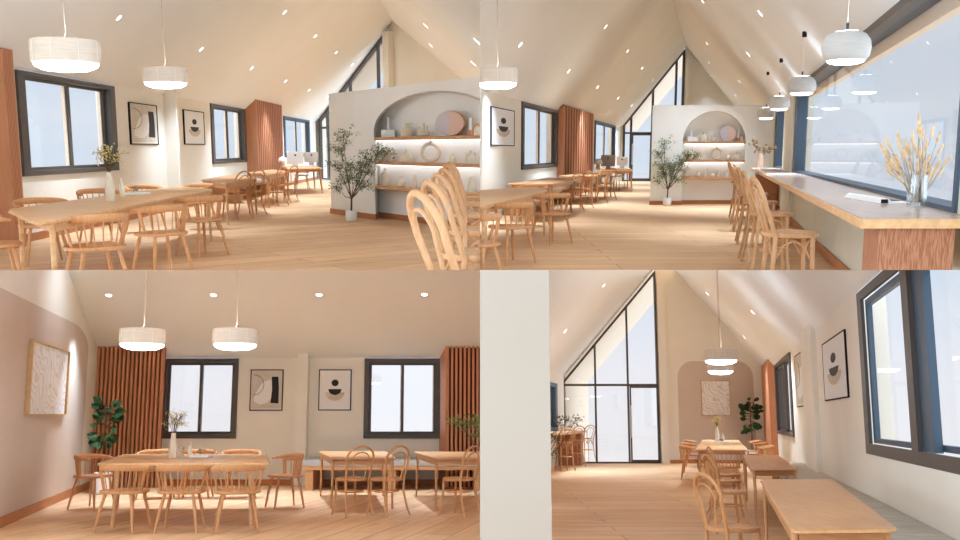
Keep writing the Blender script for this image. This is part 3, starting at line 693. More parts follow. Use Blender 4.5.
def desk_set(room, quad, z, iu, iv, iw, lamp, view, second=None, tbl=True):
    if tbl: quad_table(room, quad, z, 'wooden desk with splayed legs beyond the small tables in the '+view, name='desk', splay=.12, leg=.03, mt=m_oak, corner=.03)
    def imac(u, v, wpx, label):
        p = room.F(u, v, z); W_ = wpx*p.y/1800.0; h = W_*.72
        t = empty('desktop_computer')
        G().box(-W_/2, W_/2, -.012, .012, .10, .10+h).build('screen_back', m_alu, t, bevel=.008)
        G().wallprism([(-.09, .004), (.09, .004), (.07, .2), (-.07, .2)], .014, .03).build('stand', m_alu, t)
        G().box(-.11, .11, -.09, .09, 0, .006).build('stand_foot', m_alu, t)
        G().lathe([(.03, 0), (.03, .004)], 16).build('round_badge', m_black, t).matrix_local = Matrix.Translation((0, -.0125, .1+h*.72)) @ Matrix.Rotation(PI/2, 4, 'X')
        tag(t, label, 'computer'); room.put(t, Vector((p.x, p.y, z+.0008)), room.az(u, 0))
    imac(iu, iv, iw, 'silver desktop computer seen from behind on the desk in the '+view)
    if second: imac(*second, 'second desktop computer, right of the silver one, on the desk in the '+view)
    u, v, wp = lamp; p = room.F(u, v, z); k = p.y/1800.0; r = wp*k/2
    t = empty('mushroom_lamp'); G().lathe([(r*.5, 0), (r*.55, r*.3), (r*.4, r*1.0), (r*.3, r*1.3)], 16).build('base', m_sand, t, True)
    G().lathe([(r*.98, r*1.2), (r, r*1.28), (r*.85, r*1.9), (r*.45, r*2.3), (.01, r*2.4)], 20).build('shade', m_white, t, True)
    tag(t, 'mushroom table lamp with white dome on the desk in the '+view, 'lamp'); room.put(t, Vector((p.x, p.y, z+.0008)))
def office_chair(room, u, v, z, az, label):
    t = empty('white_task_chair')
    G().rings([[Vector((x*k, y*k, q)) for x, y in superell(.23, .22)] for k, q in ((.9, .43), (1, .445), (.97, .47), (.6, .475))]).build('seat', m_white, t, True)
    G().tube([(-.2, -.2, .62), (0, -.25, .64), (.2, -.2, .62)], .02, 8, up=(0, 0, 1), r2=.11).build('backrest', m_white, t, True)
    for s in (-1, 1): G().tube([(s*.14, -.16, .46), (s*.14, -.235, .6)], .01, 6).build('back_support', m_oak, t, True)
    for s in (-1, 1):
        for q in (-1, 1): G().tube([(s*.13, q*.13, .44), (s*.2, q*.2, 0)], [.015, .01], 8).build('leg', m_oak, t, True)
    tag(t, label, 'chair', 'white task chairs'); p = room.F(u, v, z); p.z = 0; room.put(t, p, room.az(u, az))
ORD = ['nearest', 'second', 'third', 'fourth', 'fifth', 'sixth', 'seventh', 'eighth', 'ninth', 'tenth']

# ================================================================== VIEW 1: top left
A = Room(0, 0, 295, 928, 520, 'top-left view')
cL = -6.09; V = A.view
eL0 = A.W(cL, 3.2); eave = 2.36
pL_end = A.F(634, 358)
def A_end(u): return A.F(u, 295+.0697*(u+270))
cornerL = Vector((cL+A.k*pL_end.y, pL_end.y, 0))
wL = Wall(A, (eL0.x, eL0.y), (cornerL.x, cornerL.y)); wL.st = 3.0
eR = A_end(1000); wE = Wall(A, (cornerL.x, cornerL.y), (eR.x, eR.y)); wE.st = 1.3
sR_, zR_ = wE.at(785, 42)               # ridge at the end wall
ridge_e = wE.pt(sR_, 0, zR_); zEr = wE.at(1000, 222)[1]
kdir = Vector((A.k, 1, 0))
def along(p, y): return p+kdir*(y-p.y)
struct(A, 'floor', G().slab([A.W(-8, 2.6), A.W(3.5, 2.6), A.W(3.5, 26), A.W(-8, 38.5)], (0, 0, -.1)), floor_mat('oak_planks_one', R(-38), *fc))
W1 = (wL.s_(40), wL.s_(232)); W2 = (wL.s_(423), wL.s_(491)); W3 = (wL.s_(568), wL.s_(619))
wz = (.905, eave-.012)
wall_with_holes(A, 'wall_left', wL, 0, wL.L, lambda s: eave, [(W1[0], W1[1], wz[0], eave), (W2[0], W2[1], wz[0], eave), (W3[0], W3[1], .95, eave)], m_wall)
window(A, wL, W1[0], W1[1], *wz, 'window_1', deep=.16, split=.5)
window(A, wL, W2[0], W2[1], *wz, 'window_2', deep=.16)
window(A, wL, W3[0], W3[1], .95, wz[1], 'window_3', deep=.16, m=m_blue)
struct(A, 'baseboard_left', G().box(0, wL.L, -.03, -.0005, 0, .11), m_base, wL)
# pilaster
pa, pb = wL.s_(335), wL.s_(356, None, -.25)
struct(A, 'trim_pilaster', G().box(pa, pb, -.25, -.0005, 0, 2.62), m_wall, wL)
# roof
for nm, e0, rr, off in (('ceiling_left', Vector((cornerL.x, cornerL.y, eave)), ridge_e, (-.1, 0, .2)), ('ceiling_right', Vector((eR.x, eR.y, zEr)), ridge_e, (.1, 0, .2))):
    y0 = 3.2; far = 1.0; pts = [along(e0, y0), along(rr, y0), rr, e0]
    struct(A, nm, G().slab(pts, off), m_ceil)
nLc = (Vector(kdir).cross(ridge_e-Vector((cornerL.x, cornerL.y, eave)))).normalized(); pLc = Vector((cornerL.x, cornerL.y, eave))
nRc = (Vector(kdir).cross(ridge_e-Vector((eR.x, eR.y, zEr)))).normalized(); pRc = ridge_e
# end wall
gl = (wE.s_(640), wE.s_(777)); zt = lambda s: eave+(zR_-eave)*s/sR_
zr = lambda s: zR_+(zEr-zR_)*(s-sR_)/(wE.L-sR_)
g = G(); g.wallprism([(0, 0), (gl[0], 0), (gl[0], zt(gl[0])), (0, zt(0))], 0, .3); g.wallprism([(gl[1], 0), (wE.L, 0), (wE.L, zEr), (sR_, zR_), (gl[1], zt(gl[1]))], 0, .3)
struct(A, 'wall_end', g, m_wall, wE)
a_, b_ = wE.s_(779), wE.s_(790)
struct(A, 'trim_post', G().box(a_, b_, -.22, -.0005, 0, zR_-.35), m_wall, wE)
trz = wE.at(660, 255)[1]
gable_glass(A, wE, gl[0], gl[1], lambda s: zt(s)-.06, [wE.s_(656), wE.s_(703), wE.s_(759)], trz, (wE.s_(657), wE.s_(703)), 'window_4', bar=.085)
# overhanging gable roof outside the glass
o1 = Vector((cornerL.x, cornerL.y, eave+.0))
g = G(); g.slab([o1+wE.n*.3, ridge_e+wE.n*.3, ridge_e+kdir*7.0, o1+kdir*7.0], (-.1, 0, .25)); struct(A, 'trim_overhang', g, m_ext)
# slatted panels
slat_panel(A, wL, wL.s_(-20), wL.s_(38, None, -.25), 2.55, .25, 7, 'reddish vertical slatted wood panel at the left edge of the top-left view', zwall=eave)
slat_panel(A, wL, wL.s_(493), wL.s_(566, None, -.32), 2.62, .32, 15, 'vertical slatted wood panel between two windows in the top-left view', zwall=eave)
for (u0, u1, za, zb, kind, lab) in ((260, 316, (260, 204, 289), 0, 'a', 'framed abstract print with tall black shape, right of the large window, top-left view'), (368, 409, (368, 219, 289), 0, 'b', 'framed print with black disc and half-disc, beyond the pilaster, top-left view')):
    zt_, zb_ = wL.at(za[0], za[1])[1], wL.at(za[0], za[2])[1]
    picture(A, wL, wL.s_(u0), wL.s_(u1), zb_, zt_, kind, lab)
# partition with arched niche
P0 = A.F(663, 427); P1 = A.F(1130, 427+.1415*467*1.0)
wP = Wall(A, (P0.x, P0.y), (P1.x, P1.y)); topz = wP.at(664, 187)[1]
na = wP.s_(748.5); sap = wP.s_(862); nb = 2*sap-na; spr = wP.at(748.5, 262)[1]; apz = wP.at(862, 182)[1]; ND = .34
partition(A, wP, 0, nb+1.0, topz, na, nb, apz, spr, ND, .25)
zs = [wP.at(749, 274.5)[1], wP.at(749, 323)[1], wP.at(749, 371.5)[1]]
shelf_unit(A, wP, na, nb, zs, ND, ['top wooden shelf in the arched niche, top-left view', 'middle wooden shelf in the arched niche, top-left view', 'lowest wooden shelf in the arched niche, top-left view'], [1, 1, 0])
shelf_things(A, wP, ND, zs, [
 ('candleblock', 777, 0, 27, 38, 'white candle on a low glass-like dish at left end of top shelf, top-left view'),
 ('jug', 815, 0, 27, 27, 'squat sand-coloured jug with spout on the top shelf, top-left view'),
 ('horns', 848, 0, 26, 25, 'sand-coloured holder with three candle cups on top shelf, top-left view'),
 ('disc', 900, 0, 59, 47, 'round mirror in lilac and rose halves in the arched niche, top-left view'),
 ('candle', 941, 0, 8, 34, 'tall white candle on a copper base on the top shelf, top-left view'),
 ('loop', 955, 0, 18, 22, 'small bent wood arch ornament at right of top shelf, top-left view'),
 ('bowl', 771, 1, 22, 26, 'round cream vase half behind the tree leaves, middle shelf, top-left view'),
 ('drop', 812, 1, 25, 25, 'flat teardrop cream vase on the middle shelf, top-left view'),
 ('ring', 861, 1, 40, 40, 'ring-shaped cream vase on the middle shelf, top-left view'),
 ('bottle', 906, 1, 14, 20, 'small cream bottle right of the ring vase, middle shelf, top-left view'),
 ('vase2', 941, 1, 22, 26, 'two-handled cream vase at right of middle shelf, top-left view'),
 ('bottle', 769, 2, 16, 34, 'tall shouldered cream bottle at left of lowest shelf, top-left view'),
 ('round', 801, 2, 17, 20, 'round cream vase second from left on lowest shelf, top-left view'),
 ('slim', 829, 2, 9, 26, 'slim cream bottle vase in the middle of the lowest shelf, top-left view'),
 ('round', 851, 2, 14, 16, 'smallest round cream vase on the lowest shelf, top-left view'),
 ('bottle', 868, 2, 13, 24, 'short narrow-necked cream bottle beside the small round vase, top-left view'),
 ('cone', 943, 2, 22, 30, 'conical cream vase at right of lowest shelf, top-left view')], V)
# pendants
for (u, v, dia, lab) in ((132.5, 104, 126, 'large drum pendant lamp, nearer of the two, over the long table, top-left view'), (331, 153, 83, 'drum pendant lamp, farther of the two, top-left view')):
    y = .5*1800/dia; p = A.D(u, v+ (24 if dia > 100 else 14), y)
    t = make_drum(roof_gap(p, (pLc, nLc), (pRc, nRc))-.005)
    tag(t, lab, 'pendant lamp', None); A.put(t, p); point(A, p+Vector((0, 0, -.12)), 14)
# downlights
DL = [(237, 35), (402, 98), (503, 136), (571, 162), (618, 180), (655, 194)]
for i, (u, v) in enumerate(DL): q = roof_disc(A, DLT, u, v, pLc, nLc, 'small round downlight, %s from the left in lower row of left ceiling slope, top-left view' % (ORD[i] if i else 'first'), 1.0); spot(A, q-Vector((0, 0, .22)), 60)
for i, (u, v) in enumerate([(569, 24), (630, 72), (672, 105), (704, 129)]): q = roof_disc(A, DLT, u, v, pLc, nLc, 'small round downlight, %s from the left in upper row of left ceiling slope, top-left view' % (ORD[i] if i else 'first'), 1.1); spot(A, q-Vector((0, 0, .22)), 60)
for i, (u, v, dd) in enumerate([(955, 82, 'highest at the right edge'), (947, 126, 'lower one at the right edge'), (852, 51, 'highest near the ridge'), (862, 90, 'lower one near the ridge')]): q = roof_disc(A, DLT, u, v, pRc, nRc, 'small round downlight on right ceiling slope, %s, top-left view' % dd, 1.5); spot(A, q-Vector((0, 0, .22)), 60)
# long table and its chairs
zT = .72
quad_table(A, [A.F(77, 446, zT), A.F(430, 378, zT), A.F(356, 371.5, zT), A.F(10, 418.5, zT)], zT, 'long oak dining table with vase and tray, top-left view', mt=m_oaky, corner=.22, inset=.1)
chairs(A, SPC, [
 (190, 492, .44, -49, 'spindle-back armchair, nearest on the room side of long table, top-left view'),
 (322, 465, .44, -49, 'spindle-back armchair, middle one on room side of long table, top-left view'),
 (402, 438, .44, -49, 'spindle-back armchair, farthest on room side of long table, top-left view'),
 (85, 449, .44, 131, 'spindle-back armchair behind the long table at its left, below the large window, top-left view'),
 (200, 421, .44, 131, 'spindle-back armchair behind the table vase, top-left view'),
 (290, 408, .44, 131, 'spindle-back armchair behind the white tray, top-left view'),
 (395, 404, .44, 221, 'spindle-back armchair at the far end of the long table, top-left view'),
 (-13, 487, .44, 40, 'armchair at near end of long table, cut by left edge, top-left view')], 'chair', 'spindle armchairs at the long table, top-left view')
table_top_set(A, zT+.0, (221, 402, 20, 57), (245, 394, 11, 36), (272, 389, 42, .16), None, (.16, .26, 16, .010), 'the long table, top-left view', seed=4)
# small tables, bench, bentwood chairs
quad_table(A, [A.F(452, 366, zT), A.F(515, 355, zT), A.F(468, 348, zT), A.F(402, 359.5, zT)], zT, 'small oak table with two bentwood chairs, nearer the long table, top-left view', mt=m_oak, corner=.04, inset=.1, splay=.01)
quad_table(A, [A.F(535, 350, zT), A.F(578, 342.5, zT), A.F(545, 338.5, zT), A.F(494, 345, zT)], zT, 'small oak table in front of the slatted panel, top-left view', mt=m_oak, corner=.04, inset=.1, splay=.01)
b0, b1 = wL.s_(415), wL.s_(492)
t = empty('bench'); G().box(b0, b1, -.75, -.02, .40, .48).build('cushion', m_bench, t, bevel=.02); G().box(b0+.05, b1, -.72, -.02, .33, .40).build('seat_board', m_oak, t)
for s in (b0+.2, b1-.4): G().box(s, s+.12, -.7, -.06, 0, .33).build('leg', m_oak, t)
tag(t, 'grey cushioned bench along the wall behind small tables, top-left view', 'bench'); wL.place(t, 0, 0, 0)
chairs(A, BWC, [
 (470, 388, .46, -49, 'bentwood chair, first of four along the aisle, top-left view'),
 (500, 382, .46, -49, 'bentwood chair, second of four along the aisle, top-left view'),
 (549, 370.5, .46, -49, 'bentwood chair, third of four along the aisle, top-left view'),
 (572, 366, .46, -49, 'bentwood chair, farthest of four along the aisle, top-left view')], 'chair', 'bentwood chairs at the small tables, top-left view')
desk_set(A, [A.F(572, 338, zT), A.F(645, 336, zT), A.F(630, 331.5, zT), A.F(562, 333, zT)], zT, 591, 334.5, 33, (566, 335, 18), V, (623, 331, 28))
office_chair(A, 604, 350, .46, 200, 'white task chair in front of desk, top-left view')
# tree and stools
tr = Proto(airy_tree()); t = tr.get(); t.scale = (.93,)*3; tag(t, 'airy small-leaved tree in a white pot before the arched partition, top-left view', 'potted plant'); A.put(t, A.F(703, 442), tilt=Matrix.Scale(.93, 4))
def stools(room, lst, az, view, group):
    for i, (u, v) in enumerate(lst):
        p = room.F(u, v, .72); p.z = 0; t = BST.get(); tag(t, 'pale bentwood bar stool, %s in the row, %s' % (ORD[i] if i == 0 else ORD[i]+' from the camera', view), 'bar stool', group); room.put(t, p, room.az(u, az))
stools(A, [(955, 562), (952, 503), (948, 458), (945, 426), (943, 405), (941, 394), (940, 386)], 110, V, 'bar stools in the row, top-left view')
# ================================================================== VIEW 2: top right
B = Room(480, 0, 305, 476, 470, 'top-right view'); V = B.view
cL, cR, cM, eave, eaveR, D, zRd = -4.46, 1.41, -1.6, 2.45, 2.49, 41.6, 6.04
def q3(c, y, z=0): return B.W(c, y, z)
struct(B, 'floor', G().slab([q3(-9, 2.2), q3(6, 2.2), q3(6, D+.1), q3(-9, D+.1)], (0, 0, -.1)), floor_mat('oak_planks_two', 0, *fc))
a, b = q3(cL, 6), q3(cL, D); wL = Wall(B, (a.x, a.y), (b.x, b.y)); wL.st = 3.0
a, b = q3(cR, D), q3(cR, 3.0); wR = Wall(B, (a.x, a.y), (b.x, b.y)); wR.st = 3.0
a, b = q3(cL, D), q3(cR, D); wE = Wall(B, (a.x, a.y), (b.x, b.y)); wE.st = 1.2
def cut(w, u, off=0): return w.s_(u, None, off)
W1 = (cut(wL, 82), cut(wL, 153.5)); W3 = (cut(wL, 228), cut(wL, 269)); wz = (.91, eave-.012)
wall_with_holes(B, 'wall_left', wL, 0, wL.L, lambda s: eave, [(W1[0], W1[1], wz[0], eave), (W3[0], W3[1], .95, eave)], m_wall)
window(B, wL, *W1, *wz, 'window_1', deep=.16); window(B, wL, *W3, .95, wz[1], 'window_2', deep=.16, m=m_blue)
# right wall: low wall, big windows, piers
s1, s2, s3, s4 = cut(wR, 591), cut(wR, 610), cut(wR, 628), cut(wR, 964)
wall_with_holes(B, 'wall_right', wR, 0, wR.L, lambda s: eaveR, [(s1, s2, .93, eaveR), (s3, s4, .93, eaveR)], noisy('sage_grey_plaster', col(222, 218, 200), col(216, 211, 192), ns=1.2, rough=.9, spec=.1))
struct(B, 'baseboard_right', G().box(0, wR.L, -.03, -.0005, 0, .11), m_base, wR)
struct(B, 'trim_pier', G().box(s2+.02, s3-.02, -.05, -.0005, 0, eaveR-.01), m_wall, wR)
def big_window(s0, s1_, nm):
    t = empty(nm); t['kind'] = 'structure'; g = G(); f = .09
    g.box(s0, s1_, -.02, .16, .93, .93+.05); g.box(s0, s1_, -.02, .16, eaveR-.1, eaveR-.012)
    g.box(s0, s0+.55, -.02, .16, .98, eaveR-.1); g.box(s1_-.06, s1_, -.02, .16, .98, eaveR-.1)
    g.build('window_frame', m_blue, t); 
    G().box(s0+.55, s1_-.06, .165, .24, eaveR-.22, eaveR-.02).build('head_lining', m_cream, t)
    G().box(s0+.55, s1_-.06, .06, .072, .98, eaveR-.1).build('pane', glass('big_window_glass', .13), t); wR.place(t, 0, 0, 0)
big_window(s3, s4, 'window_3'); big_window(s1, s2, 'window_4')
struct(B, 'trim_window_head', G().box(s3, s4+.4, -.05, -.0205, eaveR-.10, eaveR-.03), m_dark, wR)
# end wall
zt = lambda s: eave+(zRd-eave)*s/(cM-cL); zr = lambda s: zRd+(eaveR-zRd)*(s-(cM-cL))/(cR-cM)
gl = (wE.s_(285), wE.s_(404)); g = G()
g.wallprism([(-.3, 0), (gl[0], 0), (gl[0], zt(gl[0])), (-.3, eave)], 0, .3); g.wallprism([(gl[1], 0), (wE.L, 0), (wE.L, eaveR), (cM-cL, zRd), (gl[1], zt(gl[1]))], 0, .3)
struct(B, 'wall_end', g, m_wall, wE)
struct(B, 'trim_post', G().box(wE.s_(405), wE.s_(412), -.22, -.0005, 0, zRd-.5), m_wall, wE)
gable_glass(B, wE, gl[0], gl[1], lambda s: zt(s)-.05, [wE.s_(301), wE.s_(343), wE.s_(388)], wE.at(320, 266)[1], (wE.s_(302), wE.s_(343)), 'window_5', bar=.08)
kB = Vector((B.k, 1, 0))
for nm, c0, z0, off in (('ceiling_left', cL, eave, (-.1, 0, .2)), ('ceiling_right', cR, eaveR, (.1, 0, .2))):
    struct(B, nm, G().slab([q3(c0, 3, z0), q3(cM, 3, zRd), q3(cM, D, zRd), q3(c0, D, z0)], off), m_ceil)
struct(B, 'trim_overhang', G().slab([q3(cL, D+.3, eave), q3(cM, D+.3, zRd), q3(cM, D+8, zRd), q3(cL, D+8, eave)], (-.1, 0, .25)), m_ext)
nLc = kB.cross(q3(cM, 9, zRd)-q3(cL, 9, eave)).normalized(); nRc = kB.cross(q3(cM, 9, zRd)-q3(cR, 9, eaveR)).normalized(); pLc, pRc = q3(cL, 9, eave), q3(cR, 9, eaveR)
slat_panel(B, wL, cut(wL, 154.5), cut(wL, 226, -.18), 2.6, .18, 13, 'vertical slatted wood panel between two windows in the top-right view', zwall=eave)
zt_, zb_ = wL.at(20, 212)[1], wL.at(20, 291)[1]
picture(B, wL, cut(wL, 20), cut(wL, 67), zb_, zt_, 'b', 'framed print with black disc and half-disc, top-right view')
struct(B, 'trim_pilaster', G().box(cut(wL, -30), cut(wL, 5, -.2), -.2, -.0005, 0, 2.6), m_wall, wL)
# partition
yp = B.F(400, 409.5).y; a = B.F(340, 409.5); b_ = q3(cR, yp); wP = Wall(B, (a.x, a.y), (b_.x-.01, a.y))
na, nb = wP.s_(405), wP.s_(530.5); ND = .32
partition(B, wP, 0, wP.L-.01, wP.at(340, 210.5)[1], na, nb, wP.at(468, 222)[1], wP.at(405, 284)[1], ND, .25)
zs = [wP.at(405, 283)[1], wP.at(405, 320)[1], wP.at(405, 355)[1]]
shelf_unit(B, wP, na, nb, zs, ND, ['top wooden shelf in the arched niche, top-right view', 'middle wooden shelf in the arched niche, top-right view', 'lowest wooden shelf in the arched niche, top-right view'], [1, 1, 0])
shelf_things(B, wP, ND, zs, [
 ('candleblock', 422.5, 0, 19, 24, 'white candle on a low glass-like dish at left end of top shelf, top-right view'),
 ('jug', 446.5, 0, 15, 18, 'squat sand-coloured jug with spout on the top shelf, top-right view'),
 ('horns', 466, 0, 15, 16, 'sand-coloured holder with three candle cups on top shelf, top-right view'),
 ('disc', 494.5, 0, 31, 30, 'round mirror in lilac and rose halves in the arched niche, top-right view'),
 ('candle', 515.5, 0, 5, 23, 'tall white candle on a copper base on the top shelf, top-right view'),
 ('loop', 522, 0, 8, 13, 'small bent wood arch ornament at right of top shelf, top-right view'),
 ('bowl', 419, 1, 14, 18, 'round cream vase half behind the tree leaves, middle shelf, top-right view'),
 ('drop', 444, 1, 17, 15, 'flat teardrop cream vase on the middle shelf, top-right view'),
 ('ring', 473, 1, 23, 24, 'ring-shaped cream vase on the middle shelf, top-right view'),
 ('bottle', 498, 1, 8, 12, 'small cream bottle right of the ring vase, middle shelf, top-right view'),
 ('vase2', 515, 1, 14, 17, 'two-handled cream vase at right of middle shelf, top-right view'),
 ('bottle', 417, 2, 11, 22, 'tall shouldered cream bottle at left of lowest shelf, top-right view'),
 ('round', 438, 2, 10, 13, 'round cream vase second from left on lowest shelf, top-right view'),
 ('slim', 455, 2, 5, 18, 'slim cream bottle vase in the middle of the lowest shelf, top-right view'),
 ('round', 467.5, 2, 8, 10, 'smallest round cream vase on the lowest shelf, top-right view'),
 ('bottle', 477.5, 2, 6, 14, 'short narrow-necked cream bottle beside the small round vase, top-right view'),
 ('cone', 496, 2, 10, 14, 'conical cream vase beside the bar stool backs, lowest shelf, top-right view')], V)
# lamps
p = B.D(34, 168, 11.0); t = make_drum(roof_gap(p, (pLc, nLc))-.005); tag(t, 'drum pendant lamp cut by the left border of the top-right view', 'pendant lamp'); B.put(t, p); point(B, p+Vector((0, 0, -.12)), 14)
for i, (u, v, wpx, cd) in enumerate([(731, 126, 92, .9), (643, 189, 54, None), (598, 220, 41, None), (572, 238, 34, None)]):
    y = .365*1800/wpx; p = B.D(u, v, y)
    lx = (p-B.W(0, p.y)).x; zc = eaveR+(zRd-eaveR)*(cR-lx)/(cR-cM)-.01
    t = make_globe(zc-p.z); tag(t, 'rounded white pendant lamp over the counter, %s in the row, top-right view' % (ORD[i] if i == 0 else ORD[i]+' from the camera'), 'pendant lamp', 'globe pendants over the counter'); B.put(t, p); point(B, p+Vector((0, 0, -.09)), 7, r=.1)
for i, (u, v) in enumerate([(80, 89), (177, 142), (235, 174), (276, 196), (303, 211)]): q = roof_disc(B, DLT, u, v, pLc, nLc, 'small round downlight, %s from the left in lower row, left slope, top-right view' % (ORD[i] if i else 'first'), 1.1); spot(B, q-Vector((0, 0, .22)), 60)
for i, (u, v) in enumerate([(251, 53), (295, 102), (324, 136), (346, 160)]): q = roof_disc(B, DLT, u, v, pLc, nLc, 'small round downlight, %s from the left in upper row, left slope, top-right view' % (ORD[i] if i else 'first'), 1.1); spot(B, q-Vector((0, 0, .22)), 60)
for i, (u, v) in enumerate([(446, 2), (454, 86.5), (458, 125), (462, 152)]): q = roof_disc(B, DLT, u, v, pRc, nRc, 'small round downlight, %s from the top next to the ridge, top-right view' % (ORD[i] if i else 'first'), 1.1); spot(B, q-Vector((0, 0, .22)), 60 if i < 2 else 8)
for i, (u, v) in enumerate([(561, 26), (537, 108), (519, 163), (511, 190)]): q = roof_disc(B, DLT, u, v, pRc, nRc, 'small round downlight, %s from the top near the globe lamps, top-right view' % (ORD[i] if i else 'first'), 1.1); spot(B, q-Vector((0, 0, .22)), 60 if i < 3 else 8)
# counter
yn = B.F(765, 437.3, .95).y; yf = 21.3; cF = (B.F(765, 437.3, .95)-B.W(0, yn)).x; zc = .95
t = empty('window_counter')
P = [q3(cF, yn), q3(cR-.005, yn), q3(cR-.005, yf), q3(cF, yf)]
G().rings([[Vector((p.x, p.y, zc-.05)) for p in P], [Vector((p.x, p.y, zc)) for p in P]]).build('countertop', m_counter, t, bevel=.004)
P2 = [q3(cF-.004, yn-.012), q3(cR-.005, yn-.012), q3(cR-.005, yn-.001), q3(cF-.004, yn-.001)]
G().rings([[Vector((p.x, p.y, zc-.052)) for p in P2], [Vector((p.x, p.y, zc-.003)) for p in P2]]).build('end_edging', m_oakx, t)
P2 = [q3(cF-.012, yn-.012), q3(cF-.001, yn-.012), q3(cF-.001, yf), q3(cF-.012, yf)]
G().rings([[Vector((p.x, p.y, zc-.052)) for p in P2], [Vector((p.x, p.y, zc-.003)) for p in P2]]).build('front_edging', m_oakx, t)
for (ya, yb, n) in ((yn+.02, yn+.5, 'near'), (yf-1.0, yf-.3, 'far')):
    P3 = [q3(cF+.095, ya), q3(cR-(.12 if n == 'near' else .02), ya), q3(cR-(.12 if n == 'near' else .02), yb), q3(cF+.095, yb)]
    G().rings([[Vector((p.x, p.y, 0)) for p in P3], [Vector((p.x, p.y, zc-.051)) for p in P3]]).build('support_panel', m_grain, t)
tag(t, 'long wood-edged counter along the big window, top-right view', 'counter'); B.static(t)
# on the counter
def on(u, v, z=zc): return B.F(u, v, z)
p = on(872, 414); k = p.y/1800
t = empty('dried_grass_vase'); r = 20*k; h = 64*k
G().lathe([(r*.9, 0), (r*.92, .01), (r, h), (r*.95, h), (r*.85, .012), (.002, .012)], 28).build('glass_vase', m_glassv, t, True)
rn = random.Random(11); gs = G(); gh = G()
heads = [(878, 240), (905, 262), (838, 275), (815, 285), (815, 305), (848, 310), (865, 275), (880, 262), (920, 300), (915, 330), (828, 330), (832, 320), (858, 300), (893, 290), (897, 320), (875, 330), (840, 340), (900, 345), (905, 350), (820, 345), (885, 315), (870, 295), (860, 330), (890, 335)]
heads += [(u+rn.uniform(-14, 14), v+rn.uniform(4, 24)) for u, v in heads[:18]]
for i, (u, v) in enumerate(heads):
    q = B.D(u, v, p.y+rn.uniform(-.12, .12)); e = Vector((q.x-p.x, q.y-p.y, q.z-zc)); base = Vector((rn.uniform(-.5, .5)*r, rn.uniform(-.5, .5)*r, .03))
    d = (e-base).normalized(); mid = base.lerp(e, .5)+Vector((rn.uniform(-.01, .01), 0, 0)); top = e
    gs.tube([base, mid, top], .0016, 5)
    ln = 30*k; rr = 3.5*k
    G().tube([top-d*ln*.5, top-d*ln*.35, top-d*ln*.1, top+d*ln*.2, top+d*ln*.42, top+d*ln*.5], [rr*.3, rr*.8, rr, rr*.85, rr*.5, rr*.1], 7).build('grass_head', m_straw, t, True)
gs.build('stems', m_dry, t)
tag(t, 'clear glass vase of dried bunny-tail grasses on the counter, top-right view', 'vase'); B.put(t, p+Vector((0, 0, .0008)))
p = on(786, 401); k = p.y/1800
t = empty('open_magazine'); rr = 13*k
g = G(); n_ = 8
g.rings([[Vector((-.02*i*0-.0+(-40*k)*i/n_ , -.2+j*0, .002+.028*math.sin(PI*i/n_)*1)) for i in (range(n_+1))] + [Vector((-40*k*i/n_, -.2, 0)) for i in range(n_, -1, -1)], [Vector((-40*k*i/n_, .25, .002+.028*math.sin(PI*i/n_))) for i in range(n_+1)]+[Vector((-40*k*i/n_, .25, 0)) for i in range(n_, -1, -1)]] if 0 else [[Vector((-24*k*i/n_, -.45, .003+.035*math.sin(PI*i/n_)**1.2)) for i in range(n_+1)]+[Vector((-24*k*i/n_, -.45, 0)) for i in range(n_, -1, -1)], [Vector((-24*k*i/n_, .45, .003+.035*math.sin(PI*i/n_)**1.2)) for i in range(n_+1)]+[Vector((-24*k*i/n_, .45, 0)) for i in range(n_, -1, -1)]])
g.build('curled_page', m_paper, t)
G().box(.002, 34*k, -.42, .36, 0, .008).build('flat_page', m_paper, t)
G().box(14*k, 30*k, -.25, .28, .0082, .011).build('page_photo', mat('teal_photo', col(60, 84, 92), 1, 0), t)
G().box(-22*k, -10*k, -.456, -.4505, .004, .03).build('cover_photo', m_black, t)
tag(t, 'open magazine with curled page on the counter near the grass vase', 'magazine'); B.put(t, p+Vector((0, 0, .0008)), .12)
for (u, v, wpx, lab, ang) in ((607, 349.5, 48, 'larger white open booklet on the far part of the counter, top-right view', .0), (580, 338.5, 28, 'smaller white booklet by the far vase on the counter, top-right view', .0)):
    p = on(u, v); k = p.y/1800; t = G().box(-wpx*k/2, wpx*k/2, -.25, .25, 0, .018).build('booklet', m_paper, None, False, .004); tag(t, lab, 'booklet'); B.put(t, p+Vector((0, 0, .0008)))
p = on(560, 334.5); k = p.y/1800; t = empty('dried_flower_vase'); r = 6*k; h = 28*k
G().lathe([(r, 0), (r, h*.4), (r*.8, h*.9), (r*.85, h)], 20).build('vase_body', mat('pink_glazed_ceramic', col(226, 190, 168), .4), t, True)
g = G(); gs = G()
for (du, dv, n) in ((-14, -48, 16), (-6, -38, 10), (12, -34, 14), (22, -36, 10)):
    gs.tube([(0, 0, h*.8), (du*k*.6, 0, -dv*k*.8), (du*k, 0, -dv*k)], .004, 5)
    for i in range(n):
        c = Vector((du*k+rn.gauss(0, 4.0*k), rn.gauss(0, .06), -dv*k+rn.gauss(0, 3.5*k)))
        g.lathe([(.004, c.z-.03), (.035, c.z), (.004, c.z+.03)], 7, (c.x, c.y))
gs.build('stems', m_stem, t); g.build('flower_heads', m_dry, t)['kind'] = 'stuff'; tag(t, 'pink vase with brown dried hydrangeas at the far end of the counter', 'vase'); B.put(t, p+Vector((0, 0, .0008)))
stools(B, [(619, 463), (582, 424), (562, 402), (547, 386), (537, 376), (529, 369), (523, 363)], 94, V, 'bar stools in the row, top-right view')
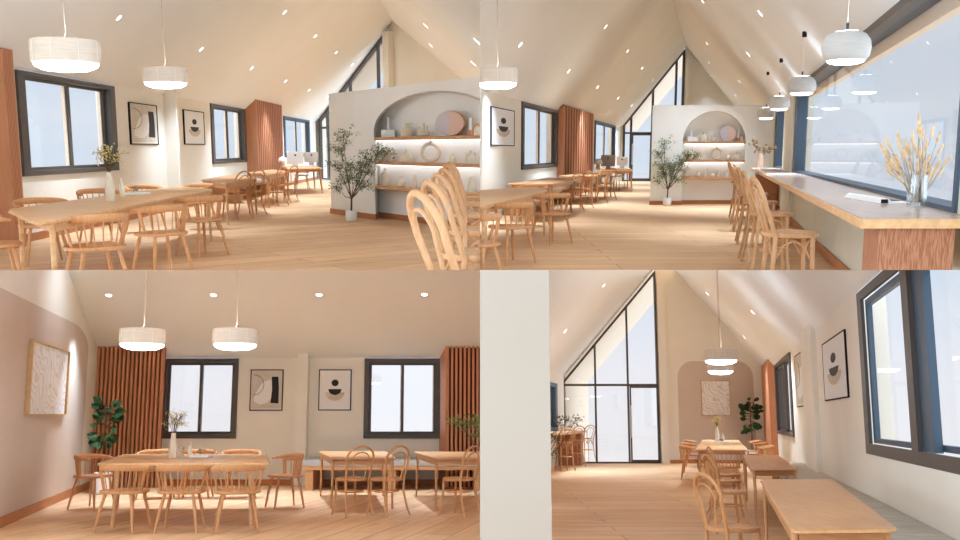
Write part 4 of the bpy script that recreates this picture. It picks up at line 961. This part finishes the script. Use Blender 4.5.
t = tr.get(); tag(t, 'airy small-leaved tree in a white pot before the arched partition, top-right view', 'potted plant'); B.put(t, B.F(374, 411)); t.scale = (.94, .94, .94)
# tables, chairs
zT = .72
quad_table(B, [B.F(0, 414, zT), B.F(137, 379, zT), B.F(112, 373.5, zT), B.F(-90, 385, zT)], zT, 'long oak dining table cut by the left border, top-right view', mt=m_oaky, corner=.15, inset=.12)
chairs(B, SPC, [
 (60, 452, .44, -82, 'spindle-back armchair, larger of two whole ones beside long table, top-right view'),
 (143, 426, .44, -80, 'spindle-back armchair, smaller of two whole ones beside long table, top-right view'),
 (-14, 486, .44, -82, 'spindle-back armchair cut by the left border, top-right view'),
 (105, 402, .44, 180, 'spindle-back armchair at the far end of the long table, top-right view')], 'chair', 'spindle armchairs at the long table, top-right view')
for (y0, y1, lab) in ((17.0, 21.2, 'small oak table behind the first two bentwood chairs, top-right view'), (22.6, 27.2, 'small oak table beside the slatted panel, top-right view')):
    quad_table(B, [q3(-3.1, y0), q3(-3.1, y1), q3(-3.95, y1), q3(-3.95, y0)], zT, lab, mt=m_oak, corner=.04, splay=.01)
t = empty('bench'); sa, sb = cut(wL, 40), cut(wL, 153)
G().box(sa, sb, -.6, -.02, .40, .48).build('cushion', m_bench, t, bevel=.02); G().box(sa+.05, sb, -.58, -.02, .33, .40).build('seat_board', m_oak, t)
for s in (sa+.2, sb-.4): G().box(s, s+.12, -.56, -.06, 0, .33).build('leg', m_oak, t)
tag(t, 'grey cushioned bench along the wall behind small tables, top-right view', 'bench'); wL.place(t, 0, 0, 0)
chairs(B, BWC, [
 (182, 381.5, .46, -80, 'bentwood chair, first of four along the aisle, top-right view'),
 (202, 377, .46, -80, 'bentwood chair, second of four along the aisle, top-right view'),
 (233, 370.5, .46, -80, 'bentwood chair, third of four along the aisle, top-right view'),
 (252, 366, .46, -80, 'bentwood chair, farthest of four along the aisle, top-right view')], 'chair', 'bentwood chairs at the small tables, top-right view')
desk_set(B, [B.F(232, 341, zT), B.F(307, 340.5, zT), B.F(298, 335.5, zT), B.F(240, 335.5, zT)], zT, 256, 338.5, 31, (236, 339, 18), V, (284, 336.5, 23))
office_chair(B, 276, 352, .46, 190, 'white task chair in front of desk, top-right view')
# ================================================================== VIEW 3: bottom left
Cc = Room(0, 270, 285, 500, 480, 'bottom-left view'); V = Cc.view
c0 = Cc.F(187, 431); yb = Cc.F(187, 430.5).y
xr = Cc.F(1010, 430.5).x
struct(Cc, 'floor', G().slab([(-9, 3.5, 0), (1.5, 3.5, 0), (1.5, yb+.4, 0), (-9, yb+.4, 0)], (0, 0, -.1)), floor_mat('oak_planks_three', R(90+13), *fc))
wB = Wall(Cc, (c0.x, yb), (xr, yb))
n0 = Cc.F(-60, 541); wG = Wall(Cc, (n0.x, n0.y), (c0.x, yb)); wG.st = 3.0
eave = wB.at(600, 175.5)[1]
su = lambda u: wB.s_(u)
W1 = (su(323), su(474)); W2 = (su(728), su(880)); wz = (wB.at(400, 337)[1], eave-.01)
wall_with_holes(Cc, 'wall_back', wB, -.3, wB.L, lambda s: eave, [(W1[0], W1[1], wz[0], eave), (W2[0], W2[1], wz[0], eave)], m_wall)
window(Cc, wB, *W1, *wz, 'window_1', fw=.08, split=.5); window(Cc, wB, *W2, *wz, 'window_2', fw=.08, split=.5)
struct(Cc, 'baseboard_back', G().box(0, wB.L, -.03, -.0005, 0, .105), m_base, wB)
# roof slope above the long wall, through the point where it meets the gable wall
sg, zg = wG.at(135, 0); gp = wG.pt(sg, 0, zg); slope = (gp.z-eave)/(yb-gp.y)
yn = 4.5; z_at = lambda y: eave+slope*(yb-y)
struct(Cc, 'ceiling', G().slab([(-9, yb, eave), (2, yb, eave), (2, yn, z_at(yn)), (-9, yn, z_at(yn))], (0, .05, .2)), m_ceil)
nC = Vector((0, slope, 1)).normalized(); pC = Vector((0, yb, eave))
g = G(); L_ = wG.L
ys = lambda s: wG.pt(s).y
g.wallprism([(0, 0), (L_, 0), (L_, eave), (0, z_at(ys(0)))], 0, .3)
struct(Cc, 'wall_left', g, m_wall, wG)
struct(Cc, 'baseboard_left', G().box(0, L_, -.03, -.0005, 0, .115), m_base, wG)
# painted arch on the gable wall
sr = wG.s_(173.5, 200); ztop = wG.at(70, 69)[1]; s_l = wG.s_(-30)
rad_s, rad_z = sr-wG.s_(140, 200), ztop-wG.at(173.5, 160)[1]
poly = [(s_l, .117), (sr, .117)]+[(sr-rad_s+rad_s*math.cos(R(a)), ztop-rad_z+rad_z*math.sin(R(a))) for a in range(0, 91, 9)]+[(s_l, ztop)]
struct(Cc, 'trim_painted_arch', G().wallprism(poly, -.006, -.0005), m_arch, wG)
zt_, zb_ = wG.at(52, 137)[1], wG.at(52, 291)[1]
picture(Cc, wG, wG.s_(52, 215), wG.s_(130, 225), zb_, zt_, 'marble', 'swirled marble artwork in pale oak frame on the taupe wall, bottom-left view', 'framed_artwork', off=-.007)
# slatted panels, pilaster, prints
ydf = Cc.plane(255, 152, pC, nC).y; dep = yb-ydf
wS = wB
def su_off(u, off): return wB.s_(u, None, off)
slat_panel(Cc, wB, su_off(188, -dep), su_off(322, -dep), wB.at(255, 151, -dep)[1], dep, 16, 'vertical slatted wood panel behind the ficus, bottom-left view', zwall=eave, back=(su(187), su(322)))
slat_panel(Cc, wB, su_off(893, -dep), su_off(1000, -dep), wB.at(920, 151, -dep)[1], dep, 13, 'vertical slatted wood panel at the right edge of the bottom-left view', zwall=eave, back=(su(881), su(1000)))
struct(Cc, 'trim_pilaster', G().box(su_off(591, -.2), su_off(613, -.2), -.2, -.0005, 0, wB.at(600, 158, -.2)[1]), m_wall, wB)
picture(Cc, wB, su(499), su(565), wB.at(530, 281.5)[1], wB.at(530, 199)[1], 'a', 'framed abstract print with tall black shape, left of the pilaster, bottom-left view')
picture(Cc, wB, su(636.5), su(702), wB.at(660, 281)[1], wB.at(660, 199)[1], 'b', 'framed print with black disc and half-disc, right of the pilaster, bottom-left view')
for (u, v, lab) in ((284.5, 150, 'drum pendant lamp, left of the two over the table, bottom-left view'), (470.5, 150, 'drum pendant lamp, right of the two over the table, bottom-left view')):
    p = Cc.D(u, v, 10.2); t = make_drum(z_at(p.y)-p.z-.005); tag(t, lab, 'pendant lamp'); Cc.put(t, p); point(Cc, p+Vector((0, 0, -.12)), 14)
for i, (u, v) in enumerate([(217.5, 50), (427, 49.5), (638, 49), (849, 48.5)]): q = roof_disc(Cc, DLT, u, v, pC, nC, 'small round ceiling downlight, %s from the left, bottom-left view' % (ORD[i] if i else 'first'), .95); spot(Cc, q-Vector((0, 0, .22)), 42)
sw, zw_ = wG.at(112, 62); spot(Cc, wG.pt(sw, -1.0, zw_+.5), 4.5, size=120, tgt=wG.pt(sw, 0, zw_-.1), name='wall_washer')
zT = .72
quad_table(Cc, [Cc.F(192, 387, zT), Cc.F(541, 387, zT), Cc.F(533, 368, zT), Cc.F(246, 368, zT)], zT, 'long oak dining table with vase and tray, bottom-left view', mt=m_oakx, corner=.1, inset=.22, leg=.03)
chairs(Cc, SPC, [
 (250, 441, .44, 4, 'spindle-back armchair, left of three in front of the table, bottom-left view'),
 (364, 441, .44, 0, 'spindle-back armchair, middle of three in front of the table, bottom-left view'),
 (475, 441, .44, -4, 'spindle-back armchair, right of three in front of the table, bottom-left view'),
 (187, 411, .44, 96, 'spindle-back armchair at the left end of the table, beside taupe wall, bottom-left view'),
 (571, 410, .44, -96, 'spindle-back armchair at the right end of the table, before the pilaster, bottom-left view'),
 (313, 398, .44, 180, 'spindle-back armchair behind the table, left of the tall vase, bottom-left view'),
 (394, 398, .44, 180, 'spindle-back armchair behind the white tray, bottom-left view'),
 (482, 398, .44, 180, 'spindle-back armchair behind the table at its right, bottom-left view')], 'chair', 'spindle armchairs at the long table, bottom-left view')
table_top_set(Cc, zT, (345, 375.5, 17, 48), (379.5, 375, 9, 30), (402.5, 374.5, 37, .13), None, (.15, .26, 22, .008), 'the long table, bottom-left view', (362, 374, 12, 20), seed=6)
t = ficus(1.5); tag(t, 'ficus with large dark leaves in a white pot before the slatted panel, bottom-left view', 'potted plant'); Cc.put(t, Cc.F(203, 448)); 
# bench and small tables
t = empty('bench'); sa, sb = su_off(612, -.9), su_off(1000, -.9)
G().box(sa, sb, -1.15, -.02, .40, .50).build('cushion', m_bench, t, bevel=.02); G().box(sa, sb, -1.15, -.02, .34, .40).build('seat_board', m_oak, t)
for s in (sa+.06, sa+1.45, sa+2.9): G().box(s, s+.13, -1.13, -.06, 0, .34).build('leg', m_oak, t)
tag(t, 'grey cushioned bench along the wall, bottom-left view', 'bench'); wB.place(t, 0, 0, 0)
zT2 = .69
quad_table(Cc, [Cc.F(660, 375, zT2), Cc.F(793, 375, zT2), Cc.F(772, 362.5, zT2), Cc.F(637, 362.5, zT2)], zT2, 'small oak table with two bentwood chairs, bottom-left view', mt=m_oak, corner=.04, inset=.1, splay=.02, leg=.02)
quad_table(Cc, [Cc.F(868, 375.5, zT2), Cc.F(1000, 375.5, zT2), Cc.F(965, 363, zT2), Cc.F(827, 363, zT2)], zT2, 'small oak table at the right edge, bottom-left view', mt=m_oak, corner=.04, inset=.1, splay=.02, leg=.02)
chairs(Cc, BWC, [
 (703, 417, .46, -6, 'bentwood chair, left of the pair at the small table, bottom-left view'),
 (773, 417, .46, -12, 'bentwood chair, right of the pair at the small table, bottom-left view'),
 (917, 417, .46, -14, 'bentwood chair at the right edge, bottom-left view')], 'chair', 'bentwood chairs, bottom-left view')
t = airy_tree(.9, 9, True, 'potted_tree', 12); tag(t, 'leafy sprig of a small-leaved tree cut by the right border, bottom-left view', 'potted plant'); Cc.put(t, Cc.D(1003, 300, 8.0)); t.matrix_world = Cc.M @ Matrix.Translation(Vector((Cc.D(1050, 240, 9.0).x, 9.0, 0))) @ Matrix.Rotation(PI, 4, 'Z')

# ================================================================== VIEW 4: bottom right
E = Room(480, 270, 298, 470, 470, 'bottom-right view'); V = E.view
cL, cR, cM, eL, eR_, D, zRd = -4.5, 1.63, -1.43, 2.62, 2.69, 27.2, 6.24
def q4(c, y, z=0): return E.W(c, y, z)
struct(E, 'floor', G().slab([q4(-8, 2.8), q4(4, 2.8), q4(4, D+.1), q4(-8, D+.1)], (0, 0, -.1)), floor_mat('oak_planks_four', 0, *fc))
a, b = q4(cL, 4), q4(cL, D); wL = Wall(E, (a.x, a.y), (b.x, b.y)); wL.st = 2.5
a, b = q4(cR, D), q4(cR, 3.0); wR = Wall(E, (a.x, a.y), (b.x, b.y)); wR.st = 3.0
a, b = q4(cL, D), q4(cR, D); wE = Wall(E, (a.x, a.y), (b.x, b.y)); wE.st = .8
f1, f2 = wL.s_(144), wL.s_(153)
wall_with_holes(E, 'wall_left', wL, 0, wL.L, lambda s: eL, [(f1-2, f2, .95, 2.3)], m_wall)
window(E, wL, f1-2, f2, .95, 2.3, 'window_1', m=m_blue, fw=.12)
def cut(w, u, off=0): return w.s_(u, None, off)
W1 = (cut(wR, 596), cut(wR, 628)); W2 = (wR.s_(763, 210), cut(wR, 1060)); wz = (.93, eR_-.012)
wall_with_holes(E, 'wall_right', wR, 0, wR.L, lambda s: eR_, [(W1[0], W1[1], .93, eR_), (W2[0], W2[1], .93, eR_)], m_wall)
window(E, wR, *W1, *wz, 'window_2', deep=.2, fw=.08)
wR.st = 2.0
# big near window
t = empty('window_3'); t['kind'] = 'structure'; s0, s1 = W2; g = G()
g.box(s0, s1, -.004, .03, .93, 1.04); g.box(s0, s1, -.004, .03, eR_-.11, eR_-.012); g.box(s0, s0+.26, -.004, .03, 1.04, eR_-.11); g.box(s1-.2, s1, -.004, .03, 1.04, eR_-.11)
g.build('window_frame', m_dark, t)
sm1, sm2, sm3 = wR.s_(853, 200), wR.s_(866, 200), wR.s_(888, 200)
for (a_, b_, y) in ((s0+.28, sm2, .04), (sm2+.01, s1-.22, .1)):
    g = G(); g.box(a_, b_, y, y+.05, 1.05, 1.10); g.box(a_, b_, y, y+.05, eR_-.19, eR_-.12); g.box(a_, a_+.12, y, y+.05, 1.10, eR_-.19); g.box(b_-.10, b_, y, y+.05, 1.10, eR_-.19)
    sh = g.build('sash', m_blue, t); G().box(a_+.12, b_-.10, y+.02, y+.026, 1.10, eR_-.19).build('pane', m_glass, sh)
G().box(sm1, sm2, -.004, .035, 1.04, eR_-.11).build('mullion', m_dark, t)
G().box(sm2, sm3, .036, .095, 1.04, eR_-.11).build('stile', m_blue, t)
wR.place(t, 0, 0, 0)
# end wall with gable glazing
zt = lambda s: eL+(zRd-eL)*s/(cM-cL); gl = (wE.s_(166), wE.s_(358.5)); sM = cM-cL
g = G(); g.wallprism([(-.2, 0), (gl[0], 0), (gl[0], zt(gl[0])), (-.2, eL)], 0, .3); g.wallprism([(gl[1], 0), (wE.L, 0), (wE.L, eR_), (sM, zRd), (gl[1], zt(gl[1]))], 0, .3)
struct(E, 'wall_end', g, m_wall, wE)
vs = [wE.s_(232), wE.s_(297.5)]
gable_glass(E, wE, gl[0], gl[1], lambda s: zt(s)-.16, vs, wE.at(300, 230)[1], (wE.s_(300), wE.s_(357)), 'window_4', bar=.065)
struct(E, 'trim_post', G().box(wE.s_(360), wE.s_(376), -.12, -.0005, 0, zRd-.7), m_wall, wE)
struct(E, 'baseboard_end', G().box(wE.s_(377), wE.L, -.03, -.0005, 0, .10), m_base, wE)
struct(E, 'trim_overhang', G().slab([q4(cL, D+.3, eL), q4(cM, D+.3, zRd), q4(cM, D+5.2, zRd), q4(cL, D+5.2, eL)], (-.1, 0, .25)), m_ext)
struct(E, 'wall_wing', G().slab([q4(cL, D+.3), q4(cL, D+5.2), q4(cL, D+5.2, eL), q4(cL, D+.3, eL)], (-.3, 0, 0)), m_ext)
for nm, cc, z0, off in (('ceiling_left', cL, eL, (-.1, 0, .2)), ('ceiling_right', cR, eR_, (.1, 0, .2))):
    struct(E, nm, G().slab([q4(cc, 3, z0), q4(cM, 3, zRd), q4(cM, D, zRd), q4(cc, D, z0)], off), m_ceil)
kE = Vector((E.k, 1, 0)); nLc = kE.cross(q4(cM, 9, zRd)-q4(cL, 9, eL)).normalized(); nRc = kE.cross(q4(cM, 9, zRd)-q4(cR, 9, eR_)).normalized(); pLc, pRc = q4(cL, 9, eL), q4(cR, 9, eR_)
# white wall face at the left
y5 = 4.6; a = E.D(-12, 298, y5); b = E.D(141, 298, y5)
struct(E, 'wall_front', G().box(a.x, b.x, y5, y5+.35, 0, 3.0), m_front)
# painted arch and art
sa, sb = wE.s_(397.5), wE.s_(550); zt2 = wE.at(470, 182)[1]; rr = wE.s_(430)-sa
poly = [(sa, .105), (sb, .105)]+[(sb-rr+rr*math.cos(R(a)), zt2-rr+rr*math.sin(R(a))) for a in range(0, 91, 9)]+[(sa+rr-rr*math.sin(R(a)), zt2-rr+rr*math.cos(R(a))) for a in range(0, 91, 9)]
struct(E, 'trim_painted_arch', G().wallprism(poly, -.006, -.0005), m_arch, wE)
picture(E, wE, wE.s_(443.5), wE.s_(501.5), wE.at(470, 291.5)[1], wE.at(470, 221)[1], 'marble', 'swirled marble artwork in pale oak frame on the taupe arch, bottom-right view', 'framed_artwork', off=-.007)
sw, zw_ = wE.at(436, 95); spot(E, wE.pt(sw, -1.3, zw_+.5), 9, size=110, tgt=wE.pt(sw, 0, zw_-.4), name='wall_washer')
# slatted box on the right wall
ta = cut(wR, 565.5, -.175); slat_panel(E, wR, .02, cut(wR, 580, -.175), 2.87, .175, 9, 'slatted wood panel in the far right corner beside the ficus, bottom-right view', zwall=eR_)
struct(E, 'trim_pilaster', G().box(cut(wR, 658, -.0), cut(wR, 680), -.08, -.0005, 0, eR_+.17), m_wall, wR)
for (u0, u1, va, vb, kind, lab) in ((633.5, 658, 171, 275, 'a', 'narrow-looking framed print with tall black shape, beyond the pilaster, bottom-right view'), (690, 737, 146.7, 263, 'b', 'framed print with black disc and half-disc, nearer the camera, bottom-right view')):
    zt_, zb_ = wR.at(u0, va)[1], wR.at(u0, vb)[1]; wR.st = 1.5
    picture(E, wR, wR.s_(u0, (va+vb)/2), wR.s_(u1, (va+vb)/2), zb_, zt_, kind, lab)
# bench along the right wall
t = empty('bench'); s0 = cut(wR, 636, -.0); P0 = wR.s_(640); sN = wR.L
G().box(P0, sN, -.62, -.003, .395, .485).build('cushion', noisy('grey_stone_weave', col(206, 198, 186), col(184, 176, 164), (2, .5, 1), 6, .9), t, bevel=.015); G().box(P0+.05, sN, -.60, -.02, .32, .395).build('seat_board', m_oak, t)
for s in (P0+.3, P0+4.0, sN-2.0): G().box(s, s+.12, -.58, -.06, 0, .32).build('leg', m_oak, t)
tag(t, 'grey cushioned bench along the right wall, bottom-right view', 'bench'); wR.place(t, 0, 0, 0)
zT = .72
quad_table(E, [E.F(622, 519, zT), E.F(836, 517, zT), E.F(705, 418, zT), E.F(560, 418, zT)], zT, 'nearest amber table with rounded edges, bottom-right view', mt=m_oakd, mleg=m_oak, th=.03, corner=.05, inset=.1, splay=.01, leg=.02)
quad_table(E, [E.F(545, 397, zT), E.F(636, 396, zT), E.F(596, 370, zT), E.F(526, 370, zT)], zT, 'second amber table, beyond the nearest one, bottom-right view', mt=m_oakd, mleg=m_oak, th=.03, corner=.05, inset=.1, splay=.01, leg=.02)
quad_table(E, [E.F(430, 359, zT), E.F(536, 359, zT), E.F(517, 339.5, zT), E.F(445, 339.5, zT)], zT, 'long oak table at the back with vase on it, bottom-right view', mt=m_oaky, corner=.1, inset=.14)
chairs(E, BWC, [
 (506, 512, .47, 64, 'bentwood chair, nearest to the camera, bottom-right view'),
 (497, 441, .47, 72, 'bentwood chair, second from the camera, bottom-right view'),
 (492, 420, .47, 78, 'bentwood chair, third from the camera, bottom-right view'),
 (492, 408, .47, 78, 'bentwood chair, farthest of the four at small tables, bottom-right view')], 'chair', 'bentwood chairs, bottom-right view')
chairs(E, SPC, [
 (493, 393, .44, 0, 'spindle-back armchair at the near end of the back table, bottom-right view'),
 (421, 378, .44, 84, 'spindle-back armchair, nearest of three left of the back table, bottom-right view'),
 (424, 369, .44, 84, 'spindle-back armchair, middle of three left of the back table, bottom-right view'),
 (427, 361, .44, 84, 'spindle-back armchair, farthest of three left of the back table, bottom-right view'),
 (567, 377, .44, -84, 'spindle-back armchair, nearest of three right of the back table, bottom-right view'),
 (557, 368, .44, -84, 'spindle-back armchair, middle of three right of the back table, bottom-right view'),
 (547, 361, .44, -84, 'spindle-back armchair, farthest of three right of the back table, bottom-right view')], 'chair', 'spindle armchairs at the back table, bottom-right view')
table_top_set(E, zT, (475, 345, 9, 31), (486, 344.5, 6, 19), (483, 345.5, 18, .3), None, (.1, .2, 12, .014), 'the back table, bottom-right view', seed=8)
t = ficus(1.5, 6); tag(t, 'ficus with large dark leaves in the far corner, bottom-right view', 'potted plant'); E.put(t, E.F(545, 389), tilt=Matrix.Scale(1.2, 4))
for (u, v, dia, lab) in ((482, 182, 64, 'drum pendant lamp, nearer and larger one, bottom-right view'), (481, 203, 51, 'drum pendant lamp, farther and lower one behind it, bottom-right view')):
    p = E.D(u, v, .5*1800/dia); lx = (p-E.W(0, p.y)).x; t = make_drum(roof_gap(p, (pLc, nLc), (pRc, nRc))-.005); tag(t, lab, 'pendant lamp'); E.put(t, p); point(E, p+Vector((0, 0, -.12)), 14)
for (u, v, n_, pp, lab) in ((247, 31, nLc, pLc, 'upper one on the left slope'), (170, 122, nLc, pLc, 'lower one on the left slope'), (455, 47, nRc, pRc, 'highest on the right slope'), (546, 84, nRc, pRc, 'rightmost on the right slope'), (529, 134, nRc, pRc, 'lowest on the right slope')):
    q = roof_disc(E, DLT, u, v, pp, n_, 'small round downlight, %s, bottom-right view' % lab, 1.1); spot(E, q-Vector((0, 0, .22)), 60)
# bar at the left
t = empty('bar_counter'); zc = .97
P = [q4(cL+.02, 21), q4(-3.75, 21), q4(-3.75, D-.6), q4(cL+.02, D-.6)]
G().rings([[Vector((p.x, p.y, zc-.06)) for p in P], [Vector((p.x, p.y, zc)) for p in P]]).build('countertop', m_oak, t)
P = [q4(cL+.02, D-1.2), q4(-3.85, D-1.2), q4(-3.85, D-.7), q4(cL+.02, D-.7)]
G().rings([[Vector((p.x, p.y, 0)) for p in P], [Vector((p.x, p.y, zc-.061)) for p in P]]).build('support_panel', m_grain, t)
tag(t, 'wooden bar counter far at the left with stools, bottom-right view', 'counter'); E.static(t)
for i, (u, v) in enumerate([(213, 336), (190, 340), (168, 344)]):
    p = E.F(u, v, .72); p.z = 0; t = BST.get(); tag(t, ['bar stool nearest the glass door, bottom-right view', 'middle bar stool of three at the far bar, bottom-right view', 'bar stool nearest the white wall, bottom-right view'][i], 'bar stool', 'bar stools at the far bar'); E.put(t, p, E.az(u, -60))
t = airy_tree(1.0, 13, True, 'potted_tree', 8); tag(t, 'small-leaved plant peeking past the white wall at the left, bottom-right view', 'potted plant')
E.put(t, E.D(141, 300, 12.0)); t.matrix_world = E.M @ Matrix.Translation(Vector((E.D(112, 300, 16.0).x, 16.0, 0)))
ROOMS = [A, B, Cc, E]
# ================================================================== trim each view at its own border
def finish():
    bpy.context.view_layer.update()
    planes = {}
    s270 = (PY0-270)/FPX
    for room in ROOMS:
        nx = Vector((1, 0, 0)) if room.ox == 0 else Vector((-1, 0, 0))       # remove the side the normal points at
        nz = Vector((0, s270, -1)) if room.upper else Vector((0, -s270, 1)); nz.normalize()
        e = .002
        P = [(CAM+Vector((-.003 if room.ox == 0 else .003, 0, 0))*0, nx), (CAM.copy(), nz)]
        gone = set()
        def walk(o, lst):
            lst.append(o)
            for c in kidmap.get(o, ()): walk(c, lst)
        kidmap = {}
        for o in bpy.data.objects:
            if o.parent: kidmap.setdefault(o.parent, []).append(o)
        for root in room.objs:
            lst = []; walk(root, lst)
            for o in lst:
                if o.type != 'MESH': continue
                mw = o.matrix_world; vs = [mw @ Vector(b) for b in o.bound_box]
                for co, n in P:
                    dd = [(v-co).dot(n) for v in vs]
                    if max(dd) <= e: continue
                    if min(dd) >= -1e-4: gone.add(o); break
                    bm = bmesh.new(); bm.from_mesh(o.data); inv = mw.inverted()
                    lco = inv @ co; ln = (mw.to_3x3().transposed() @ n).normalized()
                    r = bmesh.ops.bisect_plane(bm, geom=bm.verts[:]+bm.edges[:]+bm.faces[:], dist=1e-5, plane_co=lco, plane_no=ln, clear_outer=True)
                    ed = [x for x in r['geom_cut'] if isinstance(x, bmesh.types.BMEdge) and x.is_valid and len(x.link_faces) == 1]
                    if ed:
                        try: bmesh.ops.holes_fill(bm, edges=ed, sides=0)
                        except Exception: pass
                    if not bm.faces: gone.add(o); bm.free(); break
                    me = o.data.copy(); bm.to_mesh(me); bm.free(); o.data = me
        for root in room.objs:
            lst = []; walk(root, lst)
            live = [o for o in lst if o.type == 'MESH' and o not in gone]
            if not live:
                for o in lst[::-1]: dead.append(o)
            else:
                for o in lst[::-1]:
                    if o in gone:
                        if any(c not in gone for c in kidmap.get(o, ())): continue
                        if o is not root: dead.append(o)
    for o in set(dead): bpy.data.objects.remove(o, do_unlink=True)
dead = []
finish()
